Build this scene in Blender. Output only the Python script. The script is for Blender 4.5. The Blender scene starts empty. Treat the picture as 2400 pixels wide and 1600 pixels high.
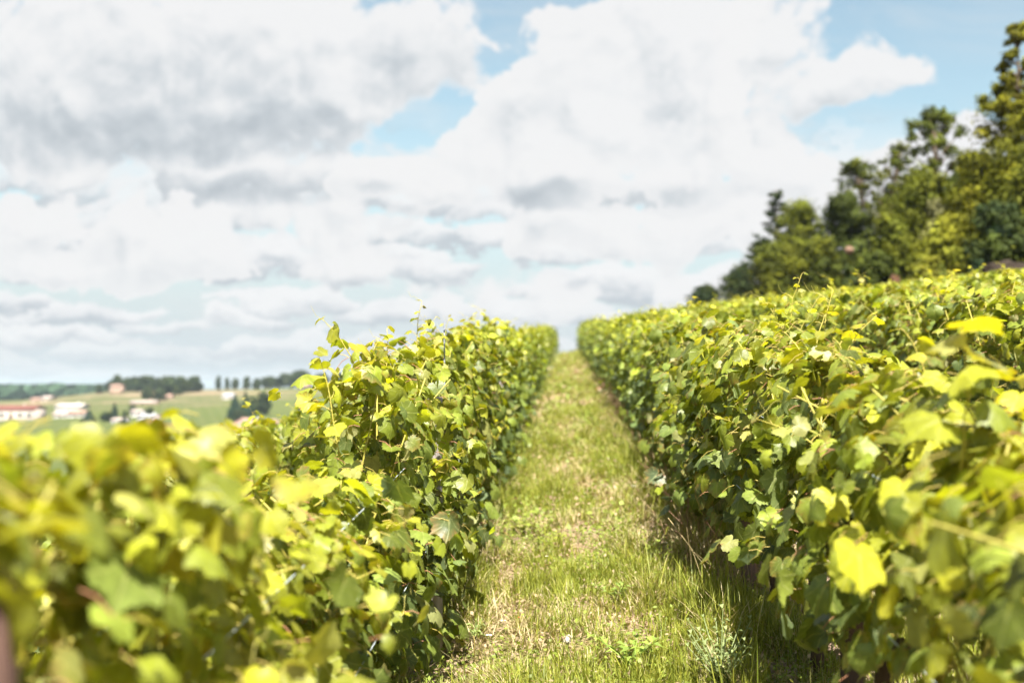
import bpy, bmesh, math, random
import numpy as np
from mathutils import Vector, Matrix

scene = bpy.context.scene
R = math.radians
rng = np.random.default_rng(11)
random.seed(5)

# ------------------------------------------------------------------ camera
EYE = 1.5
FPX = 2667.0                       # focal length in photo pixels (40 mm on 36 mm, 2400 px)
cam_d = bpy.data.cameras.new("camera")
cam = bpy.data.objects.new("camera", cam_d)
scene.collection.objects.link(cam)
cam.location = (0, 0, EYE)
cam.rotation_euler = (R(90 + 2.25), 0, R(2.72))
cam_d.sensor_width = 36
cam_d.lens = 40
cam_d.clip_start = 0.05
cam_d.clip_end = 30000
cam_d.dof.use_dof = True
cam_d.dof.focus_distance = 4.8
cam_d.dof.aperture_fstop = 1.75
scene.camera = cam
CM = cam.rotation_euler.to_matrix()
def ray(px, py):
    """direction through a photo pixel, scaled so that y == 1"""
    d = CM @ Vector(((px - 1200) / FPX, (800 - py) / FPX, -1))
    return d / d.y
def at(px, py, y):
    """world point seen at a photo pixel, y metres ahead along the rows"""
    d = ray(px, py)
    return Vector((d.x * y, y, EYE + d.z * y))

# ------------------------------------------------------------------ light, exposure
SUN = Vector((0.06, -0.50, 0.86)).normalized()     # towards the sun
EXPO = 1.75
scene.view_settings.view_transform = 'Standard'
scene.view_settings.look = 'None'
scene.view_settings.exposure = EXPO
scene.view_settings.gamma = 1
sl = bpy.data.lights.new("sun", 'SUN')
sl.energy = 5.0
sl.angle = R(0.53)
sl.color = (1.0, 0.955, 0.86)
so = bpy.data.objects.new("sun", sl)
scene.collection.objects.link(so)
so.rotation_euler = SUN.to_track_quat('Z', 'Y').to_euler()

# ------------------------------------------------------------------ node helper
class NT:
    def __init__(s, tree): s.t = tree; s.n = tree.nodes; s.l = tree.links
    def node(s, typ, **kw):
        n = s.n.new(typ)
        for k, v in kw.items(): setattr(n, k, v)
        return n
    def put(s, sock, v):
        if v is None: return
        if isinstance(v, bpy.types.NodeSocket): s.l.new(v, sock)
        else: sock.default_value = v
    def m(s, op, a, b=None, c=None, clamp=False):
        n = s.node('ShaderNodeMath', operation=op, use_clamp=clamp)
        for i, v in enumerate((a, b, c)): s.put(n.inputs[i], v)
        return n.outputs[0]
    def v(s, op, a, b=None, scale=None):
        n = s.node('ShaderNodeVectorMath', operation=op)
        s.put(n.inputs[0], a)
        if b is not None: s.put(n.inputs[1], b)
        if scale is not None: s.put(n.inputs['Scale'], scale)
        return n.outputs['Value'] if op in ('LENGTH', 'DOT_PRODUCT', 'DISTANCE') else n.outputs[0]
    def mix(s, f, a, b, mode='MIX'):
        n = s.node('ShaderNodeMix', data_type='RGBA', blend_type=mode)
        s.put(n.inputs[0], f); s.put(n.inputs[6], a); s.put(n.inputs[7], b)
        return n.outputs[2]
    def step(s, x, lo, hi, a=0.0, b=1.0):
        n = s.node('ShaderNodeMapRange', interpolation_type='SMOOTHSTEP')
        for i, v in enumerate((x, lo, hi, a, b)): s.put(n.inputs[i], v)
        return n.outputs[0]
    def noise(s, vec, scale, detail=4, rough=0.55, dist=0.0, dim='3D'):
        n = s.node('ShaderNodeTexNoise', noise_dimensions=dim)
        s.put(n.inputs['Vector'], vec); n.inputs['Scale'].default_value = scale
        n.inputs['Detail'].default_value = detail; n.inputs['Roughness'].default_value = rough
        n.inputs['Distortion'].default_value = dist
        return n.outputs['Fac']
    def ramp(s, x, stops):
        n = s.node('ShaderNodeValToRGB')
        s.put(n.inputs[0], x)
        e = n.color_ramp.elements
        while len(e) < len(stops): e.new(0.5)
        for q, (p, c) in zip(e, stops):
            q.position = p; q.color = tuple(c) + (1,) if len(c) == 3 else c
        return n.outputs[0]
    def comb(s, x, y, z=0.0):
        n = s.node('ShaderNodeCombineXYZ')
        for i, v in enumerate((x, y, z)): s.put(n.inputs[i], v)
        return n.outputs[0]
    def sep(s, v):
        n = s.node('ShaderNodeSeparateXYZ'); s.put(n.inputs[0], v)
        return n.outputs

# ------------------------------------------------------------------ sky: Nishita air with procedural cumulus
# (centre x, centre y, radius x, radius y, strength) of the cloud bodies, as seen from the vineyard
BACK = [
    (250, 140, 560, 260, 1.25), (260, 290, 460, 120, 1.2), (600, 300, 330, 110, 1.0), (290, 380, 330, 80, .8), (560, 150, 440, 240, 1.25), (800, 130, 300, 220, 1.1),
    (840, 250, 160, 140, 1.0), (20, 230, 330, 190, 1.2), (950, 50, 190, 110, .9), (1110, 190, 120, 70, .42), (300, 30, 330, 110, 1.0), (740, 40, 180, 90, .9),
    (1200, 60, 190, 24, .35), (1960, 185, 190, 80, .8), (2100, 135, 110, 50, .5), (1800, 110, 190, 190, .9), (1760, 330, 230, 230, 1.0),
    (590, 520, 190, 95, 1.1), (1470, 440, 220, 80, 1.1), (560, 410, 500, 95, .95), (700, 390, 300, 110, .9), (820, 550, 160, 110, .75), (830, 630, 190, 60, .7), (1900, 560, 300, 160, .75), (1650, 640, 320, 70, .7), (1300, 690, 400, 60, .45),
]
FRONT = [
    (1500, 140, 300, 230, 1.35), (1340, 300, 320, 190, 1.3), (1600, 270, 260, 230, 1.25), (1240, 390, 340, 120, 1.2), (980, 430, 230, 95, 1.05), (1600, 400, 300, 110, 1.1), (1660, 70, 170, 110, .9),
    (1480, 545, 330, 95, 1.05), (1270, 535, 120, 95, 1.0), (1710, 520, 230, 110, .9), (1950, 450, 280, 120, 1.05), (2230, 360, 250, 100, 1.0),
    (90, 555, 170, 140, 1.1), (220, 610, 210, 110, .95), (460, 570, 210, 110, 1.05), (310, 545, 80, 75, 1.0),
]
# the grey undersides and hollows of the same clouds
GREY = [
    (330, 320, 560, 95, 1.0), (140, 250, 330, 110, .55), (640, 300, 330, 90, .8), (430, 190, 380, 110, .40), (920, 150, 110, 100, .55), (1070, 160, 150, 70, .35),
    (520, 450, 480, 50, .75), (1400, 465, 420, 42, 1.0), (1570, 190, 140, 110, .55), (1240, 265, 140, 70, .55), (1650, 330, 160, 110, .28),
    (960, 515, 190, 40, .55), (1480, 612, 330, 34, .8), (1420, 560, 220, 55, .3), (120, 672, 240, 34, .7), (420, 645, 240, 46, .6), (230, 600, 90, 60, .3),
    (830, 675, 200, 26, .4), (1700, 470, 260, 40, .6), (1900, 330, 200, 80, .2), 
]
def cloud_group(name, blobs, soft):
    g = bpy.data.node_groups.new(name, 'ShaderNodeTree')
    g.interface.new_socket(name="P", in_out='INPUT', socket_type='NodeSocketVector')
    g.interface.new_socket(name="D", in_out='OUTPUT', socket_type='NodeSocketFloat')
    k = NT(g)
    gi = k.node('NodeGroupInput'); go = k.node('NodeGroupOutput')
    P = gi.outputs[0]
    # warp the bodies so their outlines billow
    wn = k.node('ShaderNodeTexNoise', noise_dimensions='2D')
    k.put(wn.inputs['Vector'], P); wn.inputs['Scale'].default_value = 7.5
    wn.inputs['Detail'].default_value = 4; wn.inputs['Roughness'].default_value = 0.55
    w = k.v('SCALE', k.v('SUBTRACT', wn.outputs['Color'], (.5, .5, .5)), scale=0.045 if soft else 0.085)
    Q = k.v('ADD', P, w)
    D = None
    for cx, cy, rx, ry, s in blobs:
        d = ray(cx, cy)
        q = k.v('MULTIPLY', k.v('SUBTRACT', Q, (d.x, d.z, 0)), (FPX / rx, FPX / ry, 0))
        f = k.m('MULTIPLY_ADD', k.v('DOT_PRODUCT', q, q), -s, s)
        if D is None: D = f
        else:
            D = k.m('SMOOTH_MAX', D, f, 0.25)
    D = k.m('MAXIMUM', D, -0.7)
    if soft:
        D = k.m('ADD', D, k.m('MULTIPLY_ADD', k.noise(P, 6, 5, 0.5, 0.3, '2D'), 0.5, -0.28))
        k.put(go.inputs[0], D); return g
    # cauliflower lumps + fine fray
    vo = k.node('ShaderNodeTexVoronoi', voronoi_dimensions='2D', feature='SMOOTH_F1')
    k.put(vo.inputs['Vector'], Q); vo.inputs['Scale'].default_value = 17
    vo.inputs['Detail'].default_value = 2.5; vo.inputs['Roughness'].default_value = 0.55
    vo.inputs['Smoothness'].default_value = 0.35
    bil = k.m('MULTIPLY_ADD', vo.outputs['Distance'], -0.8, 0.36)
    fb = k.noise(k.v('MULTIPLY', P, (1, 1.35, 0)), 9, 8, 0.58, 0.3, '2D')
    fb = k.m('MULTIPLY_ADD', fb, 1.75, -0.86)
    D = k.m('ADD', D, k.m('ADD', bil, fb))
    k.put(go.inputs[0], D)
    return g

def build_world():
    w = bpy.data.worlds.new("World"); scene.world = w; w.use_nodes = True
    k = NT(w.node_tree); k.n.clear()
    out = k.node('ShaderNodeOutputWorld')
    sky = k.node('ShaderNodeTexSky', sky_type='NISHITA', sun_disc=False)
    sky.sun_elevation = math.asin(SUN.z); sky.sun_rotation = math.atan2(SUN.x, SUN.y)
    sky.air_density = 1.0; sky.dust_density = 1.2; sky.ozone_density = 1.6; sky.altitude = 60
    tc = k.node('ShaderNodeTexCoord').outputs['Generated']
    x, y, z = k.sep(tc)
    yy = k.m('MAXIMUM', k.m('ABSOLUTE', y), 0.12)
    u = k.m('DIVIDE', x, yy); v = k.m('DIVIDE', z, yy)
    P = k.comb(u, v)
    gb = cloud_group("cloud_far", BACK, False); gf = cloud_group("cloud_near", FRONT, False)
    gs = cloud_group("cloud_underside", GREY, True)
    def grp(g, off):
        n = k.node('ShaderNodeGroup'); n.node_tree = g
        k.put(n.inputs[0], k.v('ADD', P, off)); return n.outputs[0]
    S = grp(gs, (0, 0, 0))
    soft = k.noise(k.v('MULTIPLY', P, (1, 1.6, 0)), 11, 6, 0.6, 0.5, '2D')
    def body(g, lo, hi, base, rim):
        D0 = grp(g, (0, 0, 0)); D1 = grp(g, (0.006, 0.015, 0))
        mask = k.step(D0, lo, hi)
        # lumps turned from the light grey a little, undersides grey most, sunlit rims stay white
        shade = k.m('ADD', k.m('MULTIPLY', k.step(S, -0.35, 1.05), 0.66), k.m('MULTIPLY', k.m('SUBTRACT', D1, D0), 0.62))
        shade = k.m('ADD', shade, k.m('MULTIPLY_ADD', soft, 0.55, base))
        shade = k.m('MULTIPLY', shade, k.step(D0, -0.05, rim), clamp=True)
        col = k.ramp(shade, [(0.0, (.268, .268, .269)), (0.25, (.246, .250, .254)), (0.6, (.192, .204, .214)), (1.0, (.150, .164, .176))])
        return col, k.m('MULTIPLY', mask, 0.98)
    bc, bm_ = body(gb, -0.08, 0.30, -0.20, 0.35)
    fc, fm_ = body(gf, -0.02, 0.17, -0.30, 0.75)
    # high thin veil and the pale stacked bands towards the horizon
    veil = k.noise(k.v('MULTIPLY', P, (1, 2.6, 0)), 5.5, 7, 0.6, 0.6, '2D')
    veil = k.m('MULTIPLY', k.step(veil, 0.45, 0.76), 0.3)
    # smaller cumulus, heap after heap towards the horizon: flat bases, rounded tops
    wn = k.node('ShaderNodeTexNoise', noise_dimensions='2D'); k.put(wn.inputs['Vector'], k.v('MULTIPLY', P, (1, 1.9, 0)))
    wn.inputs['Scale'].default_value = 13; wn.inputs['Detail'].default_value = 6; wn.inputs['Roughness'].default_value = 0.62
    wr, wg, wb = k.sep(k.v('SUBTRACT', wn.outputs['Color'], (.5, .5, .5)))
    lv = k.m('DIVIDE', k.m('LOGARITHM', k.m('ADD', k.m('MAXIMUM', v, -0.03), 0.10), math.e), 0.20)
    def puffs(off, su):
        vo = k.node('ShaderNodeTexVoronoi', voronoi_dimensions='2D', feature='F1')
        c = k.comb(k.m('MULTIPLY_ADD', u, su, k.m('MULTIPLY_ADD', wr, 1.1, off)), k.m('ADD', lv, k.m('MULTIPLY_ADD', wg, 1.5, off * 1.7)))
        k.put(vo.inputs['Vector'], c); vo.inputs['Scale'].default_value = 1.0; vo.inputs['Randomness'].default_value = 0.9
        dx, dy, _ = k.sep(k.v('SUBTRACT', c, vo.outputs['Position']))
        rr, rg, _ = k.sep(vo.outputs['Color'])
        dyy = k.m('ADD', k.m('MAXIMUM', dy, 0.0), k.m('MULTIPLY', k.m('MINIMUM', dy, 0.0), 1.9))
        dd = k.m('SQRT', k.m('ADD', k.m('POWER', k.m('ABSOLUTE', dx), 2.0), k.m('POWER', k.m('ABSOLUTE', k.m('MULTIPLY', dyy, 1.15)), 2.0)))
        dens_ = k.m('ADD', k.m('SUBTRACT', k.m('MULTIPLY_ADD', rr, 0.42, 0.36), dd), k.m('MULTIPLY', wb, 0.5))
        f = k.step(dens_, -0.02, 0.13)
        sh_ = k.m('ADD', k.step(dy, 0.25, -0.28), k.m('MULTIPLY', wb, 1.6))
        return f, sh_
    pcol = lambda q: k.ramp(k.m('ADD', q, 0.0, clamp=True), [(0.0, (.272, .273, .275)), (0.4, (.238, .244, .25)), (1.0, (.172, .187, .20))])
    fade = k.m('MULTIPLY', k.step(v, 0.15, 0.26, 0.95, 0.0), k.step(v, 0.0, 0.07, 0.38, 1.0))
    f1, s1 = puffs(3.3, 6.2); f2, s2 = puffs(11.7, 8.0)
    c1 = pcol(s1); c2 = pcol(s2); f1 = k.m('MULTIPLY', f1, fade); f2 = k.m('MULTIPLY', f2, fade)
    pale = k.step(v, 0.02, 0.25, 0.96, 0.14)
    base = k.mix(1.0, sky.outputs[0], (1.36, 1.36, 1.08, 1), 'MULTIPLY')
    bgs = k.node('ShaderNodeBackground'); k.put(bgs.inputs[0], base); bgs.inputs[1].default_value = 0.05
    def over(sh, col, f):
        b = k.node('ShaderNodeBackground'); k.put(b.inputs[0], col); b.inputs[1].default_value = 1.0
        mx = k.node('ShaderNodeMixShader'); k.put(mx.inputs[0], f)
        k.l.new(sh, mx.inputs[1]); k.l.new(b.outputs[0], mx.inputs[2]); return mx.outputs[0]
    sh = over(bgs.outputs[0], (.196, .216, .232, 1), pale)
    sh = over(sh, (.236, .242, .245, 1), veil)
    sh = over(sh, c1, f1)
    sh = over(sh, c2, f2)
    sh = over(sh, bc, bm_)
    sh = over(sh, fc, fm_)
    k.l.new(sh, out.inputs[0])
    w.cycles.sampling_method = 'MANUAL'; w.cycles.sample_map_resolution = 512
build_world()

cy = scene.cycles
cy.use_denoising = True
cy.max_bounces = 6; cy.diffuse_bounces = 3; cy.glossy_bounces = 2; cy.transmission_bounces = 4
cy.transparent_max_bounces = 6; cy.volume_bounces = 0
cy.caustics_reflective = False; cy.caustics_refractive = False
cy.use_adaptive_sampling = True; cy.adaptive_threshold = 0.015
cy.sample_clamp_indirect = 6

# ------------------------------------------------------------------ terrain
def sstep(x, a, b):
    t = np.clip((np.asarray(x, float) - a) / (b - a), 0, 1)
    return t * t * (3 - 2 * t)
def ground(x, y):
    x = np.asarray(x, float); y = np.asarray(y, float)
    a = 0.0008 / (1 + np.clip(x, 0, 30) / 6)
    t = np.clip(y - 35, 0, None)
    t1 = np.clip(t, 0, 130)
    z = 0.06 * y - a * t1 * t1 - (t - t1) * 0.15
    z = np.where(y < -40, -2.4 + 0 * y, z)
    z = z + 0.12 * np.clip(x, -1.2, 14) + 0.50 * np.clip(x + 1.2, -60, 0)
    z = z + 0.30 * np.clip(x - 14, 0, 45)
    # valley floor with the far vineyard hill
    u = x / np.maximum(y, 60)
    rise = np.interp(u, [-.56, -.47, -.41, -.32, -.22, -.1, .2], [0, 5.0, 10.4, 11.4, 13.2, 14.0, 8])
    prof = sstep(y, 320, 720) * (1 - sstep(y, 760, 1150))
    v = -12.5 + rise * prof
    h = np.maximum(v - z + 6, 0) * np.maximum(6 - np.abs(v - z), 0)
    k = np.clip(0.5 + 0.5 * (v - z) / 3.0, 0, 1)
    return z * (1 - k) + v * k + 3.0 * k * (1 - k)

# small value noise for scattering
_perm = rng.random((64, 64))
def vnoise(x, y):
    xi = np.floor(x).astype(int); yi = np.floor(y).astype(int)
    fx = x - xi; fy = y - yi
    fx = fx * fx * (3 - 2 * fx); fy = fy * fy * (3 - 2 * fy)
    g = lambda i, j: _perm[i % 64, j % 64]
    return (g(xi, yi) * (1 - fx) + g(xi + 1, yi) * fx) * (1 - fy) + (g(xi, yi + 1) * (1 - fx) + g(xi + 1, yi + 1) * fx) * fy
def fnoise(x, y):
    return .55 * vnoise(x, y) + .3 * vnoise(x * 2.1 + 7, y * 2.1 + 3) + .15 * vnoise(x * 4.7 + 1, y * 4.7 + 9)

def on_path(px, py):
    """where the line of sight through a photo pixel meets the ground"""
    d = ray(px, py); y = 2.0
    while EYE + d.z * y > float(ground(d.x * y, y)) and y < 60: y += 0.02
    return d.x * y, y
WORN = [(.10, 7.6, .22, .75), (-.24, 8.6, .20, .6), (.30, 5.35, .17, .40), (-.05, 11.2, .22, .9), (.25, 9.8, .22, .8), (-.32, 6.7, .14, .35), (.12, 15.5, .25, 1.6), (-.15, 21, .25, 2.2), (.2, 30, .28, 3.5)]
def worn(x, y):
    w = np.zeros_like(x)
    for cx, cy, rx, ry in WORN: w = np.maximum(w, 1 - ((x - cx) / rx) ** 2 - ((y - cy) / ry) ** 2)
    return np.clip(w * 1.6 + (fnoise(x * 6, y * 4) - .5) * 1.2, 0, 1)
# ------------------------------------------------------------------ mesh helpers
def mesh_from(name, V, F, tint=None, uv=None, smooth=False):
    """V (n,3), F (m,k) all faces with k corners; tint (n,3) point colours; uv (n,2) per vertex"""
    V = np.ascontiguousarray(V, dtype=np.float32); F = np.ascontiguousarray(F, dtype=np.int32)
    me = bpy.data.meshes.new(name)
    m, kk = F.shape
    me.vertices.add(len(V)); me.vertices.foreach_set('co', V.ravel())
    me.loops.add(m * kk); me.loops.foreach_set('vertex_index', F.ravel())
    me.polygons.add(m)
    me.polygons.foreach_set('loop_start', np.arange(0, m * kk, kk, dtype=np.int32))
    me.polygons.foreach_set('loop_total', np.full(m, kk, dtype=np.int32))
    if smooth: me.polygons.foreach_set('use_smooth', np.ones(m, dtype=bool))
    if tint is not None:
        at_ = me.color_attributes.new('tint', 'FLOAT_COLOR', 'POINT')
        c = np.ones((len(V), 4), np.float32); c[:, :3] = tint
        at_.data.foreach_set('color', c.ravel())
    if uv is not None:
        ul = me.uv_layers.new(name='leaf')
        ul.data.foreach_set('uv', np.ascontiguousarray(uv[F.ravel()], dtype=np.float32).ravel())
    me.update(calc_edges=True)
    return me
def link(name, me, mat, parent=None, loc=(0, 0, 0), rotz=0.0):
    if mat is not None and me.materials.find(mat.name) < 0: me.materials.append(mat)
    o = bpy.data.objects.new(name, me)
    scene.collection.objects.link(o)
    o.location = loc; o.rotation_euler.z = rotz
    if parent is not None: o.parent = parent
    return o
def empty(name, loc, rotz=0.0, scale=(1, 1, 1)):
    o = bpy.data.objects.new(name, None); scene.collection.objects.link(o)
    o.location = loc; o.rotation_euler.z = rotz; o.scale = scale; o.empty_display_size = 0.2
    return o
def tag(o, label=None, cat=None, group=None, kind=None):
    if label: o['label'] = label
    if cat: o['category'] = cat
    if group: o['group'] = group
    if kind: o['kind'] = kind
    return o

class Tris:
    """collects triangles with a per-vertex tint (and uv)"""
    def __init__(s): s.V = []; s.F = []; s.T = []; s.U = []; s.n = 0
    def add(s, V, F, tint=(1, 1, 1), uv=None):
        V = np.asarray(V, float)
        s.V.append(V); s.F.append(np.asarray(F, int) + s.n)
        t = np.asarray(tint, float)
        s.T.append(np.broadcast_to(t, (len(V), 3)) if t.ndim == 1 else t)
        s.U.append(np.zeros((len(V), 2)) if uv is None else uv)
        s.n += len(V)
    def tube(s, pts, rad, k=5, tint=(1, 1, 1), cap=True):
        pts = np.asarray(pts, float); n = len(pts)
        rad = np.broadcast_to(np.asarray(rad, float), (n,))
        d = np.gradient(pts, axis=0); d /= np.linalg.norm(d, axis=1)[:, None] + 1e-9
        ref = np.array([0, 0, 1.0]) if abs(d[0, 2]) < .8 else np.array([1.0, 0, 0])
        a = np.cross(d, ref); a /= np.linalg.norm(a, axis=1)[:, None] + 1e-9
        b = np.cross(d, a)
        th = np.linspace(0, 2 * np.pi, k, endpoint=False)
        V = (pts[:, None] + rad[:, None, None] * (np.cos(th)[None, :, None] * a[:, None] + np.sin(th)[None, :, None] * b[:, None])).reshape(-1, 3)
        F = []
        for i in range(n - 1):
            for j in range(k):
                p, q = i * k + j, i * k + (j + 1) % k
                F += [(p, q, q + k), (p, q + k, p + k)]
        if cap:
            for j in range(1, k - 1):
                F.append((0, j + 1, j)); o = (n - 1) * k; F.append((o, o + j, o + j + 1))
        s.add(V, F, tint)
    def box(s, lo, hi, tint=(1, 1, 1)):
        x0, y0, z0 = lo; x1, y1, z1 = hi
        V = [(x0, y0, z0), (x1, y0, z0), (x1, y1, z0), (x0, y1, z0), (x0, y0, z1), (x1, y0, z1), (x1, y1, z1), (x0, y1, z1)]
        Q = [(0, 3, 2, 1), (4, 5, 6, 7), (0, 1, 5, 4), (1, 2, 6, 5), (2, 3, 7, 6), (3, 0, 4, 7)]
        s.add(V, [t for q in Q for t in ((q[0], q[1], q[2]), (q[0], q[2], q[3]))], tint)
    def mesh(s, name, smooth=False):
        return mesh_from(name, np.concatenate(s.V), np.concatenate(s.F), np.concatenate(s.T), np.concatenate(s.U), smooth)

# ------------------------------------------------------------------ materials
def new_mat(name):
    m = bpy.data.materials.new(name); m.use_nodes = True
    k = NT(m.node_tree); k.n.clear()
    return m, k, k.node('ShaderNodeOutputMaterial')
def tinted(k):
    n = k.node('ShaderNodeAttribute'); n.attribute_name = 'tint'; return n.outputs['Color']
def principled(k, col, rough=0.6, spec=0.3, normal=None):
    p = k.node('ShaderNodeBsdfPrincipled')
    k.put(p.inputs['Base Color'], col); k.put(p.inputs['Roughness'], rough)
    p.inputs['Specular IOR Level'].default_value = spec
    if normal is not None: k.l.new(normal, p.inputs['Normal'])
    return p.outputs[0]
def bump(k, h, strength, dist=0.01):
    b = k.node('ShaderNodeBump'); b.inputs['Strength'].default_value = strength
    b.inputs['Distance'].default_value = dist; k.put(b.inputs['Height'], h); return b.outputs[0]
def rgba(c): return (c[0], c[1], c[2], 1)

def leaf_material(name, trans=0.40, tcol=(1.75, 1.6, 0.35), rough=0.45, spec=0.45, veins=True, back=(1.3, 1.25, 1.9)):
    m, k, out = new_mat(name)
    c = tinted(k)
    if veins:
        uvn = k.node('ShaderNodeUVMap'); uvn.uv_map = 'leaf'
        ux, uy, _ = k.sep(uvn.outputs[0])
        fr = k.m('ABSOLUTE', k.m('SUBTRACT', k.m('FRACT', k.m('ADD', ux, 0.5)), 0.5))
        dist = k.m('MULTIPLY', fr, uy)
        vein = k.step(dist, 0.006, 0.028, 0.45, 0.0)
        tcx = k.node('ShaderNodeTexCoord').outputs['Object']
        spots = k.step(k.noise(tcx, 38, 3, 0.6), 0.35, 0.7, 0.86, 1.14)
        c = k.mix(1.0, c, k.comb(spots, spots, spots), 'MULTIPLY')
        c = k.mix(vein, c, (0.36, 0.38, 0.12, 1))
        nrm = bump(k, k.m('ADD', k.noise(tcx, 70, 2, 0.5), k.m('MULTIPLY', vein, -1.2)), 0.35, 0.004)
    else: nrm = None
    geo = k.node('ShaderNodeNewGeometry')
    cb = k.mix(1.0, c, rgba(back), 'MULTIPLY')
    cf = k.mix(geo.outputs['Backfacing'], c, cb)
    p = principled(k, cf, rough, spec, nrm)
    tr = k.node('ShaderNodeBsdfTranslucent')
    k.put(tr.inputs[0], k.mix(1.0, c, rgba(tcol), 'MULTIPLY'))
    mx = k.node('ShaderNodeMixShader'); mx.inputs[0].default_value = trans
    k.l.new(p, mx.inputs[1]); k.l.new(tr.outputs[0], mx.inputs[2]); k.l.new(mx.outputs[0], out.inputs[0])
    return m
M = {}
M['vine_leaf'] = leaf_material('vine_leaf')
M['vine_leaf_far'] = leaf_material('vine_leaf_far', veins=False)
M['tree_leaf'] = leaf_material('tree_leaf', trans=0.12, tcol=(1.5, 1.4, .4), rough=0.7, spec=0.1, veins=False, back=(1, 1, 1))
M['grass_blade'] = leaf_material('grass_blade', trans=0.32, tcol=(1.25, 1.2, .7), rough=0.5, spec=0.3, veins=False, back=(1, 1, 1))
def simple_mat(name, rough=0.75, spec=0.2, nscale=30, namt=0.35, stretch=(1, 1, 1), bstr=0.4, bd=0.01):
    m, k, out = new_mat(name)
    tc = k.v('MULTIPLY', k.node('ShaderNodeTexCoord').outputs['Object'], stretch)
    n = k.noise(tc, nscale, 5, 0.6)
    f = k.m('MULTIPLY_ADD', n, 2 * namt, 1 - namt)
    c = k.mix(1.0, tinted(k), k.comb(f, f, f), 'MULTIPLY')
    k.l.new(principled(k, c, rough, spec, bump(k, n, bstr, bd)), out.inputs[0])
    return m
M['bark'] = simple_mat('bark', 0.9, 0.1, 45, 0.5, (1, 1, .25), 0.8, 0.02)
M['stem'] = simple_mat('stem', 0.5, 0.3, 40, 0.15)
M['wood'] = simple_mat('wood', 0.85, 0.1, 60, 0.4, (1, 1, .06), 0.6, 0.006)
M['wire'] = simple_mat('wire', 0.35, 0.6, 90, 0.2); 
M['plaster'] = simple_mat('plaster', 0.85, 0.1, 1.2, 0.08, (1, 1, 1), 0.1)
M['tile'] = simple_mat('tile', 0.8, 0.15, 2.5, 0.25, (1, 1, 1), 0.2)
M['glass'] = simple_mat('glass', 0.15, 0.6, 2, 0.1)
M['petal'] = simple_mat('petal', 0.6, 0.2, 60, 0.1)
M['rock'] = simple_mat('rock', 0.9, 0.1, 1.6, 0.3, (1, 1, 2), 0.8, 0.15)

def ground_material():
    m, k, out = new_mat('vineyard_ground')
    pos = k.node('ShaderNodeNewGeometry').outputs['Position']
    x, y, z = k.sep(pos)
    n1 = k.noise(pos, 2.3, 6, 0.6); n2 = k.noise(pos, 14, 5, 0.65); n3 = k.noise(pos, 90, 3, 0.6)
    soil = k.ramp(n2, [(0.2, (.13, .088, .060)), (0.5, (.29, .205, .15)), (0.8, (.42, .31, .24))])
    turf = k.ramp(n2, [(0.25, (.08, .095, .016)), (0.5, (.15, .135, .045)), (0.75, (.29, .215, .125))])
    px = k.m('ABSOLUTE', k.m('SUBTRACT', x, 0.02))
    path = k.m('MULTIPLY', k.step(px, 0.35, 0.78, 1.0, 0.0), k.step(n1, 0.36, 0.52))
    near = k.mix(path, soil, turf)
    wv = None
    for cx, cy, rx, ry in WORN:
        q = k.v('MULTIPLY', k.v('SUBTRACT', pos, (cx, cy, 0)), (1 / rx, 1 / ry, 0)); f = k.m('SUBTRACT', 1.0, k.v('DOT_PRODUCT', q, q))
        wv = f if wv is None else k.m('MAXIMUM', wv, f)
    wv = k.step(k.m('ADD', wv, k.m('MULTIPLY_ADD', n2, 1.6, -.8)), 0.05, 0.5)
    near = k.mix(wv, near, k.ramp(n3, [(0.25, (.20, .135, .085)), (0.7, (.37, .275, .185))]))
    f = k.m('MULTIPLY_ADD', n3, 0.7, 0.65)
    near = k.mix(1.0, near, k.comb(f, f, f), 'MULTIPLY')
    # the valley: parcels of vine and stubble
    vo = k.node('ShaderNodeTexVoronoi', feature='F1')
    k.put(vo.inputs['Vector'], k.v('MULTIPLY', pos, (.010, .0055, 0))); vo.inputs['Scale'].default_value = 1.0
    _, pr, pb = k.sep(vo.outputs['Color'])
    parcel = k.ramp(pr, [(0.0, (.072, .088, .024)), (0.45, (.095, .108, .028)), (0.8, (.062, .08, .022)), (0.95, (.15, .125, .07)), (1.0, (.105, .11, .032))])
    st = k.m('SINE', k.m('MULTIPLY', k.m('ADD', x, k.m('MULTIPLY', y, 0.35)), 1.3))
    parcel = k.mix(k.m('MULTIPLY', k.step(st, -0.2, 0.8), 0.12), parcel, (.17, .15, .075, 1))
    farn = k.noise(pos, 0.02, 5, 0.6)
    parcel = k.mix(k.step(farn, 0.42, 0.7, 0, 0.5), parcel, (.06, .08, .025, 1))
    bank = k.m('MULTIPLY', k.step(k.noise(k.v('MULTIPLY', pos, (.004, .03, .2)), 2.0, 4, .6), .56, .60), k.step(y, 480, 560))
    parcel = k.mix(k.m('MULTIPLY', bank, k.step(y, 760, 800, 1, 0)), parcel, (.26, .18, .125, 1))
    plain = k.mix(k.step(k.noise(k.v('MULTIPLY', pos, (.0016, .006, 0)), 3, 4, .6), .42, .55), (.03, .045, .02, 1), (.08, .10, .04, 1))
    far = k.mix(k.step(y, 900, 1200), parcel, plain)
    isfar = k.m('MAXIMUM', k.step(k.m('MULTIPLY', x, -1), 16, 30), k.step(y, 90, 130))
    col = k.mix(isfar, near, far)
    wood = k.m('MULTIPLY', k.step(x, 14, 17), k.step(y, 200, 300, 1, 0))
    col = k.mix(wood, col, k.ramp(n2, [(0.3, (.05, .045, .02)), (0.7, (.16, .12, .07))]))
    k.l.new(principled(k, col, 0.95, 0.08, bump(k, k.m('ADD', n2, k.m('MULTIPLY', n3, .5)), 0.8, 0.03)), out.inputs[0])
    return m
M['ground'] = ground_material()

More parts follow.
